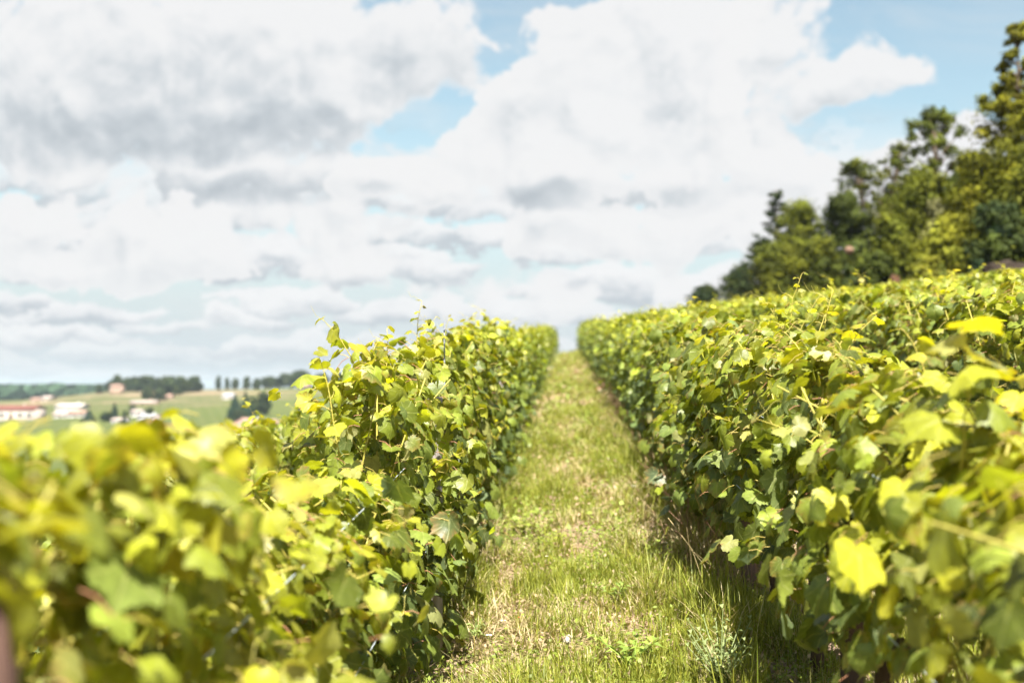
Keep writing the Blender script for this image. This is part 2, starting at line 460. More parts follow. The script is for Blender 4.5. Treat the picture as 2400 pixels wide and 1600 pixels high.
def axis(lo, hi, h0, grow):
    out = [0.0]; h = h0
    while out[-1] < hi: out.append(out[-1] + h); h *= grow
    neg = [0.0]; h = h0
    while neg[-1] > lo: neg.append(neg[-1] - h); h *= grow
    return np.array(sorted(set(neg + out)))
gx = axis(-6000, 5000, 0.3, 1.045); gy = axis(-400, 9000, 0.35, 1.035)
GX, GY = np.meshgrid(gx, gy)
GZ = ground(GX, GY)
near_m = np.exp(-((GX / 14) ** 2 + ((GY - 15) / 30) ** 2))
GZ = GZ + near_m * (fnoise(GX * 1.7 + 50, GY * 1.7 + 50) - .5) * 0.06
ny, nx = GX.shape
idx = np.arange(nx * ny).reshape(ny, nx)
Fq = np.stack([idx[:-1, :-1], idx[:-1, 1:], idx[1:, 1:], idx[1:, :-1]], -1).reshape(-1, 4)
g = link('ground', mesh_from('ground', np.stack([GX, GY, GZ], -1).reshape(-1, 3), Fq, smooth=True), M['ground'])
tag(g, 'grassy vineyard hillside falling to a wide valley of fields', 'ground', kind='structure')

# ------------------------------------------------------------------ grapevines
CTRL = [(0, .98), (6, .88), (11, .91), (17, .82), (23, .84), (31, .76), (36, .82), (41, .80), (48, .88), (54, .93), (60, .84), (66, .84),
        (74, .76), (82, .71), (89, .77), (95, .72), (103, .78), (110, .70), (117, .66), (126, .60), (137, .60), (150, .50), (163, .40), (174, .16)]
def leaf_template(lod, seed):
    r = np.random.default_rng(seed)
    if lod == 0: half = CTRL
    elif lod == 1: half = [(0, 1.0), (31, .78), (54, .92), (82, .72), (106, .74), (150, .5), (174, .16)]
    else: half = [(0, .95), (56, .82), (110, .68), (172, .2)]
    ang = [-a for a, _ in half[:0:-1]] + [a for a, _ in half]
    rad = [q for _, q in half[:0:-1]] + [q for _, q in half]
    ang = np.radians(np.array(ang, float)); rad = np.array(rad) * (1 + r.normal(0, .05, len(ang)))
    # the petiole sinus sits at 180 degrees: the outline runs from -174 to +174
    def bend(X, Y):
        rr = np.hypot(X, Y); a = np.arctan2(X, Y)
        return -p0 * rr ** 2 - p1 * np.abs(X) ** 1.3 + p2 * np.sin(3 * a + p3) * rr ** 2 + p4 * X * Y
    p0 = r.uniform(-.05, .5); p1 = r.uniform(-.25, .5); p2 = r.uniform(.03, .17); p3 = r.uniform(0, 6); p4 = r.uniform(-.4, .4)
    rings = [1.0] if lod else [.5, 1.0]
    V = [(0, 0)]; UV = [(0, 0)]
    lobes = np.interp(np.degrees(ang), [-174, -106, -54, 0, 54, 106, 174], [-2.6, -2, -1, 0, 1, 2, 2.6])
    n = len(ang)
    for q in rings:
        for a, q2, lb in zip(ang, rad, lobes):
            rr = q2 * q if q == 1 else min(q2, .85) * q
            V.append((np.sin(a) * rr, np.cos(a) * rr)); UV.append((lb, rr))
    V = np.array(V); Z = bend(V[:, 0], V[:, 1])
    F = [(0, i + 2, i + 1) for i in range(n - 1)]
    if lod == 0:
        for i in range(n - 1):
            a, b = 1 + i, 2 + i
            F += [(a, b, b + n), (a, b + n, a + n)]
    V3 = np.column_stack([V, Z]); V3[:, 1] -= 0.0
    # make sure the upper side is +z
    a, b, c = (V3[i] for i in F[0])
    if np.cross(b - a, c - a)[2] < 0: F = [(f[0], f[2], f[1]) for f in F]
    return V3 * 0.62, np.array(F), np.array(UV)      # width about 1
TEMPL = {l: [leaf_template(l, 40 + 7 * i + 100 * l) for i in range(10)] for l in (0, 1, 2)}

def norm(v): return v / (np.linalg.norm(v, axis=-1, keepdims=True) + 1e-9)
def put_leaves(T, lod, P, N, tip, size, tint, r):
    """P positions (n,3), N normals, tip directions, sizes, tints"""
    N = norm(N); tip = tip - (tip * N).sum(1, keepdims=True) * N; tip = norm(tip); side = np.cross(tip, N)
    ch = r.integers(0, 10, len(P))
    for c in range(10):
        s = np.where(ch == c)[0]
        if not len(s): continue
        V, F, U = TEMPL[lod][c]
        sx = size[s] * r.uniform(.88, 1.12, len(s)) * np.where(r.random(len(s)) < .5, 1, 1)
        W = P[s, None] + (V[None, :, 0:1] * side[s, None] * sx[:, None, None] + V[None, :, 1:2] * tip[s, None] * size[s, None, None]
                          + V[None, :, 2:3] * N[s, None] * size[s, None, None])
        FF = F[None] + (np.arange(len(s)) * len(V))[:, None, None]
        tt = np.repeat(tint[s][:, None], len(V), 1)
        if lod == 0:                                  # scorched and yellowed margins on some leaves
            e = np.zeros(len(V)); e[1 + (len(V) - 1) // 2:] = 1
            amt = (r.random(len(s)) < .16)[:, None] * e[None] * r.uniform(0, 1, (len(s), len(V)))
            tt = tt * (1 - amt[..., None]) + np.array([.24, .15, .035]) * amt[..., None]
        T.add(W.reshape(-1, 3), FF.reshape(-1, 3), tt.reshape(-1, 3), np.tile(U, (len(s), 1)))

def leaf_tints(n, young, r):
    """young 0..1: old leaves green with a bluish sky sheen painted in, young ones yellow"""
    old = np.array([.088, .124, .042]); mid = np.array([.162, .198, .022]); yel = np.array([.295, .290, .020])  # extra blue in old stands for sky reflected on the leaves
    t = np.clip(young + r.normal(0, .17, n), 0, 1)[:, None]
    c = np.where(t < .5, old + (mid - old) * t * 2, mid + (yel - mid) * (t * 2 - 1))
    c = c * np.exp(r.normal(.08, .30, (n, 1)))
    pale = r.random(n) < .07
    c[pale] = c[pale] * .5 + np.array([.40, .38, .14]) * .5
    return c

def shoot(Tl, Ts, lod, base, length, lean, r, tip_size=0.045, base_size=0.09, n_leaves=None, tendril=True):
    """an upright shoot: stem with alternate leaves, smaller and yellower towards the tip"""
    n = 7
    t = np.linspace(0, 1, n)
    d = np.array([lean[0], lean[1], 1.0]); d /= np.linalg.norm(d)
    sag = np.array([lean[0], lean[1], -0.25]) * length
    pts = base + t[:, None] * d * length + (t ** 2.2)[:, None] * sag * .45 + np.cumsum(r.normal(0, length * .012, (n, 3)), 0)
    Ts.tube(pts, np.linspace(.0026, .0010, n), 4, (.42, .36, .07))
    nl = n_leaves or max(4, int(length / .038))
    f = np.linspace(.12, 1, nl)
    P = np.stack([np.interp(f, t, pts[:, i]) for i in range(3)], 1)
    az = np.arange(nl) * 2.4 + r.uniform(0, 6)
    out = np.stack([np.cos(az), np.sin(az), np.full(nl, .35)], 1)
    pl = (.075 - .055 * f)[:, None]
    Q = P + out * pl
    for a, b in zip(P, Q): Ts.tube([a, (a + b) / 2 + [0, 0, .006], b], .0013, 3, (.45, .36, .09), False)
    N = out * .55 + np.array([0, 0, .8]) + r.normal(0, .35, (nl, 3))
    tip = out + np.array([0, 0, -.45]) + r.normal(0, .25, (nl, 3))
    size = base_size + (tip_size - base_size) * f
    put_leaves(Tl, lod, Q, N, tip, size * r.uniform(.85, 1.2, nl), leaf_tints(nl, .62 + .3 * f, r), r)
    if tendril:
        for q in range(2):
            i = r.integers(2, n); a = pts[i]
            th = np.linspace(0, 1, 9); R0 = r.uniform(.01, .02); ph = r.uniform(0, 6)
            dr = np.array([np.cos(ph), np.sin(ph), r.uniform(.2, 1)]); dr /= np.linalg.norm(dr); Lq = r.uniform(.06, .13)
            up = np.array([0, 0, 1.0])
            tp = a + th[:, None] * dr * Lq + (th ** 2)[:, None] * (np.cos(th * 9 + ph)[:, None] * up + np.sin(th * 9)[:, None] * np.cross(dr, up)) * R0
            Ts.tube(tp, np.linspace(.0011, .0006, 9), 3, (.45, .40, .10), False)

def vine_meshes(name, lod, seed, top=1.36, n_leaves=520, shoots=3, airy=0.0, L=0.56, extra=(), zlo=.30, fresh=0.0):
    """foliage, canes and trunk of one trellised vine whose root is at the origin; the row runs along y"""
    r = np.random.default_rng(seed)
    Tl, Ts, Tt = Tris(), Tris(), Tris()
    n = int(n_leaves * 1.5)
    y = r.uniform(-L, L, n)
    z = zlo + (top - zlo) * r.beta(1.25, 1.0, n)
    ztop = top + .055 * np.sin(y * 5 + seed) + .035 * np.sin(y * 13 + seed * 2)
    z = np.minimum(z, ztop - r.exponential(.03, n))
    low = r.random(n) < np.clip((.62 - z) / .5, 0, 1) * (.55 + airy)
    keep = ~low
    hw = .20 + .065 * np.sin(y * 4.1 + z * 5 + seed) + .05 * np.sin(y * 11 - z * 9 + seed)
    hw = hw * np.clip((ztop - z) / .22, .35, 1) ** .5
    s = np.where(r.random(n) < .5, -1, 1)
    x = s * np.clip(hw * (1 - np.abs(r.normal(0, .42, n))), 0, .36)
    stray = r.random(n) < .07
    x = np.where(stray, s * (hw + r.uniform(.03, .13, n)), x)
    # pockets where the wall of leaves falls back and the dark inside shows
    pk = np.sin(7.3 * y + seed) * np.sin(8.9 * z + 1.7 * seed) + .65 * np.sin(15 * y - 11 * z + seed + s)
    x = np.where(pk > .42, x * .35, x * np.where(pk < -.5, 1.15, 1.0))
    keep &= ~((pk > .42) & (r.random(n) < .35))
    P = np.stack([x, y, z], 1)[keep]; s = s[keep]; n = len(P); ztop = ztop[keep]
    up = np.clip((P[:, 2] - (ztop - .2)) / .2, 0, 1)
    N = np.stack([s * (.85 - .6 * up) + r.normal(0, .45, n), r.normal(0, .62, n), .45 + .45 * up + r.normal(0, .45, n)], 1)
    tip = np.stack([s * .35, r.normal(0, .8, n), np.full(n, -.7)], 1) + r.normal(0, .45, (n, 3))
    hgt = np.clip((P[:, 2] - .3) / (top - .3), 0, 1.1)
    size = (.112 - .032 * hgt) * np.clip(r.normal(.92, .25, n), .4, 1.45)
    if lod == 1: size *= .9
    young = .20 + fresh + .42 * hgt ** 1.5
    put_leaves(Tl, lod, P, N, tip, size, leaf_tints(n, young, r), r)
    # canes: from the head of the trunk up through the wires
    nc = 7 if lod == 0 else 3
    for i in range(nc):
        y0 = np.linspace(-.4, .4, nc)[i] + r.normal(0, .04)
        pts = [(0, y0 * .4, .42), (r.normal(0, .04), y0 * .8, .6), (r.normal(0, .09), y0, .95), (r.normal(0, .11), y0 + r.normal(0, .06), top - .06)]
        Ts.tube(np.array(pts), [.006, .0055, .0045, .003], 4, (.34, .30, .06))
    if lod == 0:
        sel = r.random(n) < .55
        for p, sg in zip(P[sel], s[sel]):
            a = p + np.array([-sg * .05, r.normal(0, .015), r.uniform(-.01, .05)])
            Ts.tube([a, (a + p) / 2 + [0, 0, .008], p], .0014, 3, (.42, .33, .08) if r.random() < .75 else (.36, .17, .09), False)
    for i in range((shoots + 1) // 2):
        yb = r.uniform(-L * .85, L * .85)
        shoot(Tl, Ts, lod, np.array([r.normal(0, .07), yb, top - .10]), r.uniform(.16, .32), (r.normal(0, .35), r.normal(0, .35)), r)
    for i in range(2 if lod == 0 else 0):
        sg = 1 if r.random() < .5 else -1
        shoot(Tl, Ts, lod, np.array([sg * .16, r.uniform(-L, L), r.uniform(.6, 1.1)]), r.uniform(.12, .2), (sg * .9, r.normal(0, .6)), r, n_leaves=6)
    for (ex, ey, ez, el, le, ts, bs) in extra:
        shoot(Tl, Ts, lod, np.array([ex, ey, ez]), el, le, r, ts, bs)
    # gnarled trunk with two short arms
    tp = np.array([(0, 0, -.06), (.012, .01, .12), (-.02, -.015, .26), (.008, .0, .40)]) + r.normal(0, .008, (4, 3))
    Tt.tube(tp, [.034, .026, .024, .03], 7, (.085, .055, .038))
    for q in (-1, 1):
        Tt.tube([tp[-1], tp[-1] + [0.01, q * .12, .05], tp[-1] + [0, q * .32, .06]], [.024, .016, .011], 6, (.085, .055, .038))
    return Tl.mesh(name + '_foliage'), Ts.mesh(name + '_canes'), Tt.mesh(name + '_trunk')

def vine_thing(meshes, x, y, rotz=0.0, sc=(1, 1, 1), single=False):
    z = float(ground(x, y))
    o = empty('grapevine', (x, y, z), rotz, sc)
    fo, ca, tr = meshes
    link('foliage', fo, None, o); tag(link('canes', ca, None, o), kind='stuff'); link('trunk', tr, None, o)
    return o
def prep(ms, far=False):
    ms[0].materials.append(M['vine_leaf_far' if far else 'vine_leaf']); ms[1].materials.append(M['stem']); ms[2].materials.append(M['bark'])
    return ms

# nearest vines, each with its own mesh, so every one can be told from the rest
ROW_L, ROW_R = -0.775, 0.95
def near_vine(x, y, seed, label, top, n=560, shoots=3, airy=0.0, extra=(), group=None):
    left = x < 0 and y > 3
    ms = prep(vine_meshes('grapevine', 0, seed, top, int(n * 1.15) if left else n, shoots, airy - (.4 if left else 0), extra=extra, zlo=.14 if left else .42, fresh=.22 if y < 3.2 else .05))
    return tag(vine_thing(ms, x, y), label, 'grapevine', group)
GL, GR = 'vines in the row left of the grass path', 'vines in the row right of the grass path'
near_vine(ROW_L, 0.75, 301, 'blurred yellow green grapevine filling the lower left corner beside a dark post', 1.54, 540, 0, .2, (), GL)
near_vine(ROW_L, 1.75, 302, 'blurred grapevine with tall bright leaf cluster against the distant hillside houses', 1.43, 540, 0, .15,
          [(.10, .02, 1.26, .13, (.1, .05), .12, .13), (.06, -.05, 1.27, .14, (.1, .2), .11, .13), (.14, .06, 1.22, .13, (.2, .1), .12, .13), (.10, -.03, 1.16, .12, (.4, -.2), .12, .13)], GL)
near_vine(ROW_L, 2.75, 303, 'grapevine with pale leaves just right of the blurred left foreground leaves', 1.10, 430, 0, .2, (), GL)
near_vine(ROW_L, 3.75, 304, 'sharp grapevine with reaching young shoot in front of the far wooded hill', 1.10, 500, 0, .1,
          [(0, .1, 1.12, .40, (-.15, .1), .05, .1)], GL)
near_vine(ROW_L, 4.75, 305, 'sharp tall grapevine around the pale square wooden post', 1.40, 640, 3, 0,
          [(-.05, -.3, 1.34, .28, (-.3, -.1), .07, .12), (.0, .1, 1.34, .24, (.0, .1), .05, .1)], GL)
near_vine(ROW_L, 5.75, 306, 'sharp grapevine with long tendrils behind the thin steel rod', 1.43, 640, 4, 0,
          [(.0, .0, 1.36, .36, (.1, 0), .025, .07), (-.06, .3, 1.36, .3, (.3, .1), .03, .07)], GL)
near_vine(ROW_L, 6.75, 307, 'tall leafy grapevine between the steel rod and the second grey post', 1.46, 640, 4, 0,
          [(.0, .3, 1.36, .32, (.1, .1), .025, .07)], GL)
near_vine(ROW_R, 1.45, 311, 'blurred grapevine filling the lower right corner with large lobed leaves', 1.14, 450, 2, .3,
          [(-.05, .3, 1.05, .26, (0, .1), .07, .12), (0, -.1, 1.05, .26, (.1, 0), .07, .12)], GR)
near_vine(ROW_R, 2.45, 312, 'blurred grapevine with one pale leaf standing above the right foreground', 1.18, 480, 2, .3,
          [(-.12, -.02, 1.06, .34, (.0, 0), .11, .11), (.1, .3, 1.06, .24, (.2, .1), .06, .11)], GR)
near_vine(ROW_R, 3.45, 313, 'half sharp grapevine with bare pinkish soil showing through under its leaves', 1.24, 520, 2, .35,
          [(-.02, .2, 1.12, .26, (-.2, .2), .06, .11)], GR)
near_vine(ROW_R, 4.45, 314, 'sharp grapevine with large blue green leaves above the grey green weed', 1.28, 620, 3, .1,
          [(.05, .1, 1.16, .40, (.15, .1), .03, .09), (-.05, -.2, 1.16, .30, (.2, .2), .04, .1)], GR)
near_vine(ROW_R, 5.45, 315, 'sharp grapevine with two thin shoots rising before the vine covered slope', 1.32, 640, 3, 0,
          [(.1, .0, 1.2, .46, (.1, .05), .025, .08), (.16, .3, 1.2, .40, (.3, .05), .025, .08)], GR)
near_vine(2.56, 5.3, 321, 'grapevine of the second right row whose shoot tip curls at the right picture edge', 1.32, 600, 4, 0,
          [(-.1, -.1, 1.2, .42, (.0, .1), .04, .09), (-.05, .15, 1.2, .36, (.2, 0), .04, .09)], 'vines in the second row right of the path')

# shared meshes for the rest
VAR1 = [prep(vine_meshes('grapevine_mid', 0, 400 + i, 1.38, 640, 3, -.2, zlo=.2)) for i in range(5)]
VAR2 = [prep(vine_meshes('grapevine_far', 1, 420 + i, 1.38, 640, 3, -.2, zlo=.2), True) for i in range(5)]
VAR3 = [prep(vine_meshes('grapevine_small', 2, 440 + i, 1.38, 520, 2, -.2, zlo=.2), True) for i in range(4)]
def fill_row(x, y0, y1, label, group, hscale=lambda y: 1.0):
    y = y0; i = int(abs(x) * 10)
    while y <= y1:
        i += 1
        rot = math.pi if (i * 7 % 3) == 0 else 0.0
        sc = (rng.uniform(.9, 1.1), rng.uniform(.98, 1.12) * (-1 if (i * 5 % 4) < 2 else 1) , hscale(y) * rng.uniform(.96, 1.05))
        sc = (sc[0], abs(sc[1]), sc[2])
        xx = x + rng.normal(0, .025)
        if y < 9.5:
            o = vine_thing(VAR1[i % 5], xx, y, rot, sc)
        elif y < 17:
            o = vine_thing(VAR2[i % 5], xx, y, rot, sc)
        else:                                        # too far off to show parts
            me = (VAR2 if y < 30 else VAR3)[i % (5 if y < 30 else 4)][0]
            o = empty('grapevine', (xx, y, float(ground(xx, y))), rot, sc); link('foliage', me, None, o)
        tag(o, label, 'grapevine', group)
        y += 1.0
hL = lambda y: 1.06 if y < 13 else (1.0 if y < 20 else .93)
fill_row(ROW_L, 7.75, 62, 'leafy grapevine in the clipped hedge left of the grass path, towards the crest', GL, hL)
fill_row(ROW_R, 6.45, 62, 'leafy grapevine in the clipped hedge right of the grass path, towards the crest', GR, lambda y: .97 if y < 16 else .93)
fill_row(2.56, 6.3, 62, 'grapevine in the second row right of the grass path', 'vines in the second row right of the path', lambda y: .985)
fill_row(4.18, 9.5, 62, 'grapevine in the third row right of the grass path', 'vines in the third row right of the path', lambda y: .985)
fill_row(5.80, 13.5, 50, 'grapevine in the fourth row right of the grass path', 'vines in the fourth row right of the path', lambda y: .985)
fill_row(-2.45, 2.2, 12, 'grapevine of the lower row glimpsed through the left foreground leaves', 'vines in the first lower row on the left')
fill_row(-4.05, 5.5, 17, 'grapevine two rows below the left foreground vines, small through gaps', 'vines in the second lower row on the left')

# what is left of the vineyard: hundreds of vines that read as one rippled mass
T = Tris(); r = np.random.default_rng(77)
for x, y0, y1, per in [(5.80, 51, 66, 150), (7.42, 17, 66, 170), (9.04, 21, 66, 170), (10.66, 25, 68, 170), (12.28, 29, 70, 170), (13.7, 33, 70, 150),
                       (-2.45, 13, 40, 90), (-4.05, 18, 40, 90), (-5.65, 9, 40, 90), (-7.25, 12, 40, 90)]:
    n = int((y1 - y0) * per)
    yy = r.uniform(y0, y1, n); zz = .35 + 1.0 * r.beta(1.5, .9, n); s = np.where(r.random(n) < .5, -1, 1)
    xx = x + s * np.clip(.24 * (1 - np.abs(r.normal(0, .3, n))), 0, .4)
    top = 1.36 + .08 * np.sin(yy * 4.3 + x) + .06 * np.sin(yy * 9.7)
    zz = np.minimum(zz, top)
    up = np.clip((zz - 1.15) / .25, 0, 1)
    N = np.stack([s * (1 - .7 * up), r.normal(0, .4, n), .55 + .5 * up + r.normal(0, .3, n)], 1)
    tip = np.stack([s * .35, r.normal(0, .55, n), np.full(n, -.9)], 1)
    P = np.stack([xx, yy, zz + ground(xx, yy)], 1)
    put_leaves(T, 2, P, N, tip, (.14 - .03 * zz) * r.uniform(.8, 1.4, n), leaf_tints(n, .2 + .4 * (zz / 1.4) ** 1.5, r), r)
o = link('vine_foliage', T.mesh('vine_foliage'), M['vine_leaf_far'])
tag(o, 'rippled mass of further vine rows climbing to the wood', 'vine rows', kind='stuff')

# ------------------------------------------------------------------ trellis: posts, rod, wires
def post(x, y, h, w, tint, label, rot=0.3, lean=(0, 0)):
    t = Tris()
    zb = float(ground(x, y))
    n = 7; c = .012 * w / .07
    V = []; F = []
    prof = [(-w / 2 + c, -w / 2), (w / 2 - c, -w / 2), (w / 2, -w / 2 + c), (w / 2, w / 2 - c), (w / 2 - c, w / 2), (-w / 2 + c, w / 2), (-w / 2, w / 2 - c), (-w / 2, -w / 2 + c)]
    for i in range(n):
        f = i / (n - 1); jx, jy = rng.normal(0, .002, 2)
        for (a, b) in prof: V.append((a * (1 - .06 * f) + jx + lean[0] * f, b * (1 - .06 * f) + jy + lean[1] * f, -.08 + f * (h + .08) + (0.012 * (a / w) if i == n - 1 else 0)))
    for i in range(n - 1):
        for j in range(8):
            p, q = i * 8 + j, i * 8 + (j + 1) % 8; F += [(p, q, q + 8), (p, q + 8, p + 8)]
    for j in range(1, 7): F.append(((n - 1) * 8, (n - 1) * 8 + j, (n - 1) * 8 + j + 1))
    t.add(V, F, tint)
    o = link('trellis_post', t.mesh('trellis_post'), M['wood'], None, (x, y, zb), rot)
    for hz in (.62, .98):
        t2 = Tris(); t2.tube([(-w / 2 - .012, 0, hz), (-w / 2 + .01, 0, hz + .003)], .004, 5, (.35, .34, .33))
        link('staple', t2.mesh('staple'), M['wire'], o)
    return tag(o, label, 'post', 'wooden posts of the vine trellis')
GREYW = (.30, .26, .245)
post(ROW_L + .15, 5.3, 1.20, .085, GREYW, 'weathered pale grey post among sharp leaves of the left row', .55)
post(ROW_L + .13, 11.0, 1.16, .075, GREYW, 'second weathered grey post further along the left row', .5)
post(ROW_L + .14, 1.2, 1.28, .085, (.085, .05, .04), 'dark brown post blurred at the lower left picture corner', .2)
post(ROW_R - .02, 5.9, 1.30, .07, (.16, .11, .09), 'dark post hidden under the leaves of the right row', .1)
post(ROW_R + .03, 4.0, 1.15, .07, (.10, .065, .05), 'dark brown post foot on bare soil of the right row', .2)
post(2.56, 9.0, 1.36, .07, GREYW, 'pale grey post poking out of the second right row', .2)
t = Tris(); t.tube([(0, 0, -.1), (.004, 0, .8), (.0, .01, 1.56)], [.005, .005, .004], 6, (.12, .13, .16)); 
t.tube([(0, .0, 1.48), (.016, .0, 1.49), (.012, .0, 1.52), (-.004, .005, 1.51)], .003, 5, (.12, .13, .16))
xr, yr = ROW_L + .13, 6.0
tag(link('steel_rod', t.mesh('steel_rod'), M['wire'], None, (xr, yr, float(ground(xr, yr)))), 'thin grey steel rod rising above the left row against clouds', 'rod')
WG = 'trellis wires'
def wire(xo, h, y0, y1, label):
    ys = np.arange(y0, y1, 1.0)
    pts = np.stack([np.full(len(ys), xo) + .004 * np.sin(ys * 2.2), ys, ground(np.full(len(ys), xo), ys) + h - .012 * np.abs(np.sin(ys * math.pi / 5))], 1)
    t = Tris(); t.tube(pts, .0019, 5, (.42, .47, .50))
    tag(link('trellis_wire', t.mesh('trellis_wire'), M['wire']), label, 'wire', WG)
wire(ROW_L + .17, .56, -1, 40, 'lower grey trellis wire along the path side of the left row')
wire(ROW_L + .13, .98, -1, 40, 'upper grey trellis wire along the path side of the left row')
wire(ROW_L - .18, .98, -1, 40, 'grey trellis wire on the valley side of the left row')
wire(ROW_R - .15, .62, 0, 40, 'lower grey trellis wire along the path side of the right row')
wire(ROW_R - .12, .98, 0, 40, 'upper grey trellis wire along the path side of the right row')
wire(ROW_R + .18, .80, 0, 40, 'grey trellis wire on the uphill side of the right row')

# ------------------------------------------------------------------ grass
def blades(T, n, xr, yr, hmul, wmul, r, keep=None, dry=0.27):
    x = r.uniform(*xr, n); y = r.uniform(*yr, n)
    p = fnoise(x * 2.1 + 3, y * .75 + 8); q = fnoise(x * 5 + 31, y * 4 + 12)
    ok = r.random(n) < np.clip((p * .6 + q * .4 - .36) * 6.5, .02, 1)
    ok &= r.random(n) > worn(x, y) * .88
    if keep is not None: ok &= keep(x, y)
    x, y, p, q = x[ok], y[ok], p[ok], q[ok]; n = len(x)
    z = ground(x, y) - .005
    isdry = r.random(n) < np.clip(dry + (.48 - p) * 2.4, .04, .95)
    h = hmul * (.035 + .17 * np.clip(q, 0, 1) ** 1.3 * r.uniform(.5, 1.5, n)) * np.where(isdry, .9, 1.0)
    w = wmul * r.uniform(.0011, .0026, n)
    az = np.where(r.random(n) < .4, vnoise(x * 6 + 11, y * 6) * 14, r.uniform(0, 2 * np.pi, n))
    lean = np.abs(r.normal(.38, .26, n)) + np.where(isdry, .35, 0)
    d = np.stack([np.cos(az), np.sin(az)], 1); s = np.stack([-d[:, 1], d[:, 0]], 1)
    rows = []
    for f, wf in ((0, .8), (.4, 1.0), (.75, .7), (1, 0)):
        c = np.stack([x, y, z], 1)
        c[:, :2] += d * (h * lean * f ** 1.8)[:, None]
        c[:, 2] += h * (f - .30 * np.clip(lean, 0, 1.2) * f ** 2.2)
        if wf:
            o = np.column_stack([s * (w * wf)[:, None], np.zeros(n)]); rows += [c - o, c + o]
        else: rows.append(c)
    V = np.stack(rows, 1).reshape(-1, 3)
    F = np.array([(0, 1, 3), (0, 3, 2), (2, 3, 5), (2, 5, 4), (4, 5, 6)])[None] + (np.arange(n) * 7)[:, None, None]
    g = np.array([.15, .19, .022]) + r.random((n, 1)) * np.array([.14, .10, .02]); st = np.array([.48, .39, .22]) * r.uniform(.7, 1.25, (n, 1))
    c = np.where(isdry[:, None], st, g) * np.exp(r.normal(0, .12, (n, 1)))
    T.add(V, F.reshape(-1, 3), np.repeat(c, 7, 0))
T = Tris(); r = np.random.default_rng(9)
blades(T, 60000, (-.95, 1.05), (3.0, 6.5), 1.0, 1.0, r)
blades(T, 52000, (-.9, 1.0), (6.5, 12), 1.05, 1.25, r)
blades(T, 42000, (-.85, .9), (12, 26), 1.1, 2.0, r)
blades(T, 30000, (-.8, .85), (26, 70), 1.3, 3.6, r)
# clover, dead leaves and bits of straw lying between the blades
for n, y0, y1, k_ in ((52000, 3.0, 8, 1.0), (30000, 8, 18, 1.7), (20000, 18, 60, 3.6)):
    x = r.uniform(-.9, 1.0, n); y = r.uniform(y0, y1, n); q = fnoise(x * 3 + 60, y * 1.4 + 5); sel = r.random(n) < .25 + q
    x, y, q = x[sel], y[sel], q[sel]; n = len(x)
    h = r.exponential(.022, n) * (.5 + q) * k_ ** .5; s_ = r.uniform(.006, .016, n) * k_
    P = np.stack([x, y, ground(x, y) + .004 + h], 1); N = norm(np.stack([r.normal(0, .7, n), r.normal(0, .7, n), np.ones(n)], 1))
    a = norm(np.cross(N, norm(r.normal(0, 1, (n, 3))))); b = np.cross(N, a); s2 = s_[:, None] * r.uniform(.25, .8, (n, 1))
    V = np.stack([P - a * s_[:, None], P + b * s2, P + a * s_[:, None], P - b * s2], 1).reshape(-1, 3)
    c = np.where((r.random(n) < np.clip(.2 + (q - .35) * 2.2, .1, .9))[:, None], np.array([.18, .225, .036]) * r.uniform(.7, 1.5, (n, 1)), np.array([.40, .29, .18]) * r.uniform(.5, 1.2, (n, 1)))
    T.add(V, (np.array([(0, 1, 2), (0, 2, 3)])[None] + (np.arange(n) * 4)[:, None, None]).reshape(-1, 3), np.repeat(c, 4, 0))
edge = lambda x, y: r.random(len(x)) < np.exp(-((np.minimum(np.abs(x + .58), np.abs(x - .70))) / .13) ** 2)
blades(T, 60000, (-.85, .95), (3.0, 16), 1.9, 1.15, r, edge, .25)
o = tag(link('grass', T.mesh('grass'), M['grass_blade']), 'short sunlit grass with dry straw patches along the path', 'grass', kind='stuff')
T = Tris()
blades(T, 26000, (1.1, 2.3), (2.0, 8), 1.0, 1.3, r, None, .35)
blades(T, 12000, (-2.2, -1.0), (1.6, 8), 1.0, 1.4, r, None, .35)
tag(link('alley_grass', T.mesh('alley_grass'), M['grass_blade']), 'sparse grass in the alleys beyond the two nearest rows', 'grass', kind='stuff')
# tall dry reddish stems under the right row
T = Tris()
n = 900; yy = r.uniform(5.5, 22, n); xx = ROW_R - .17 + r.normal(0, .07, n)
for a, b in zip(xx, yy):
    h = r.uniform(.16, .42); le = r.normal(0, .12, 2); z = float(ground(a, b))
    col = np.array([.24, .13, .085]) if r.random() < .6 else np.array([.42, .33, .17])
    T.tube([(a, b, z), (a + le[0] * .4, b + le[1] * .4, z + h * .6), (a + le[0], b + le[1], z + h)], [.0014, .0012, .0022], 3, col * r.uniform(.7, 1.3), False)
tag(link('dry_grass', T.mesh('dry_grass'), M['stem']), 'tall reddish dry stems under the right vine row', 'dry grass', kind='stuff')

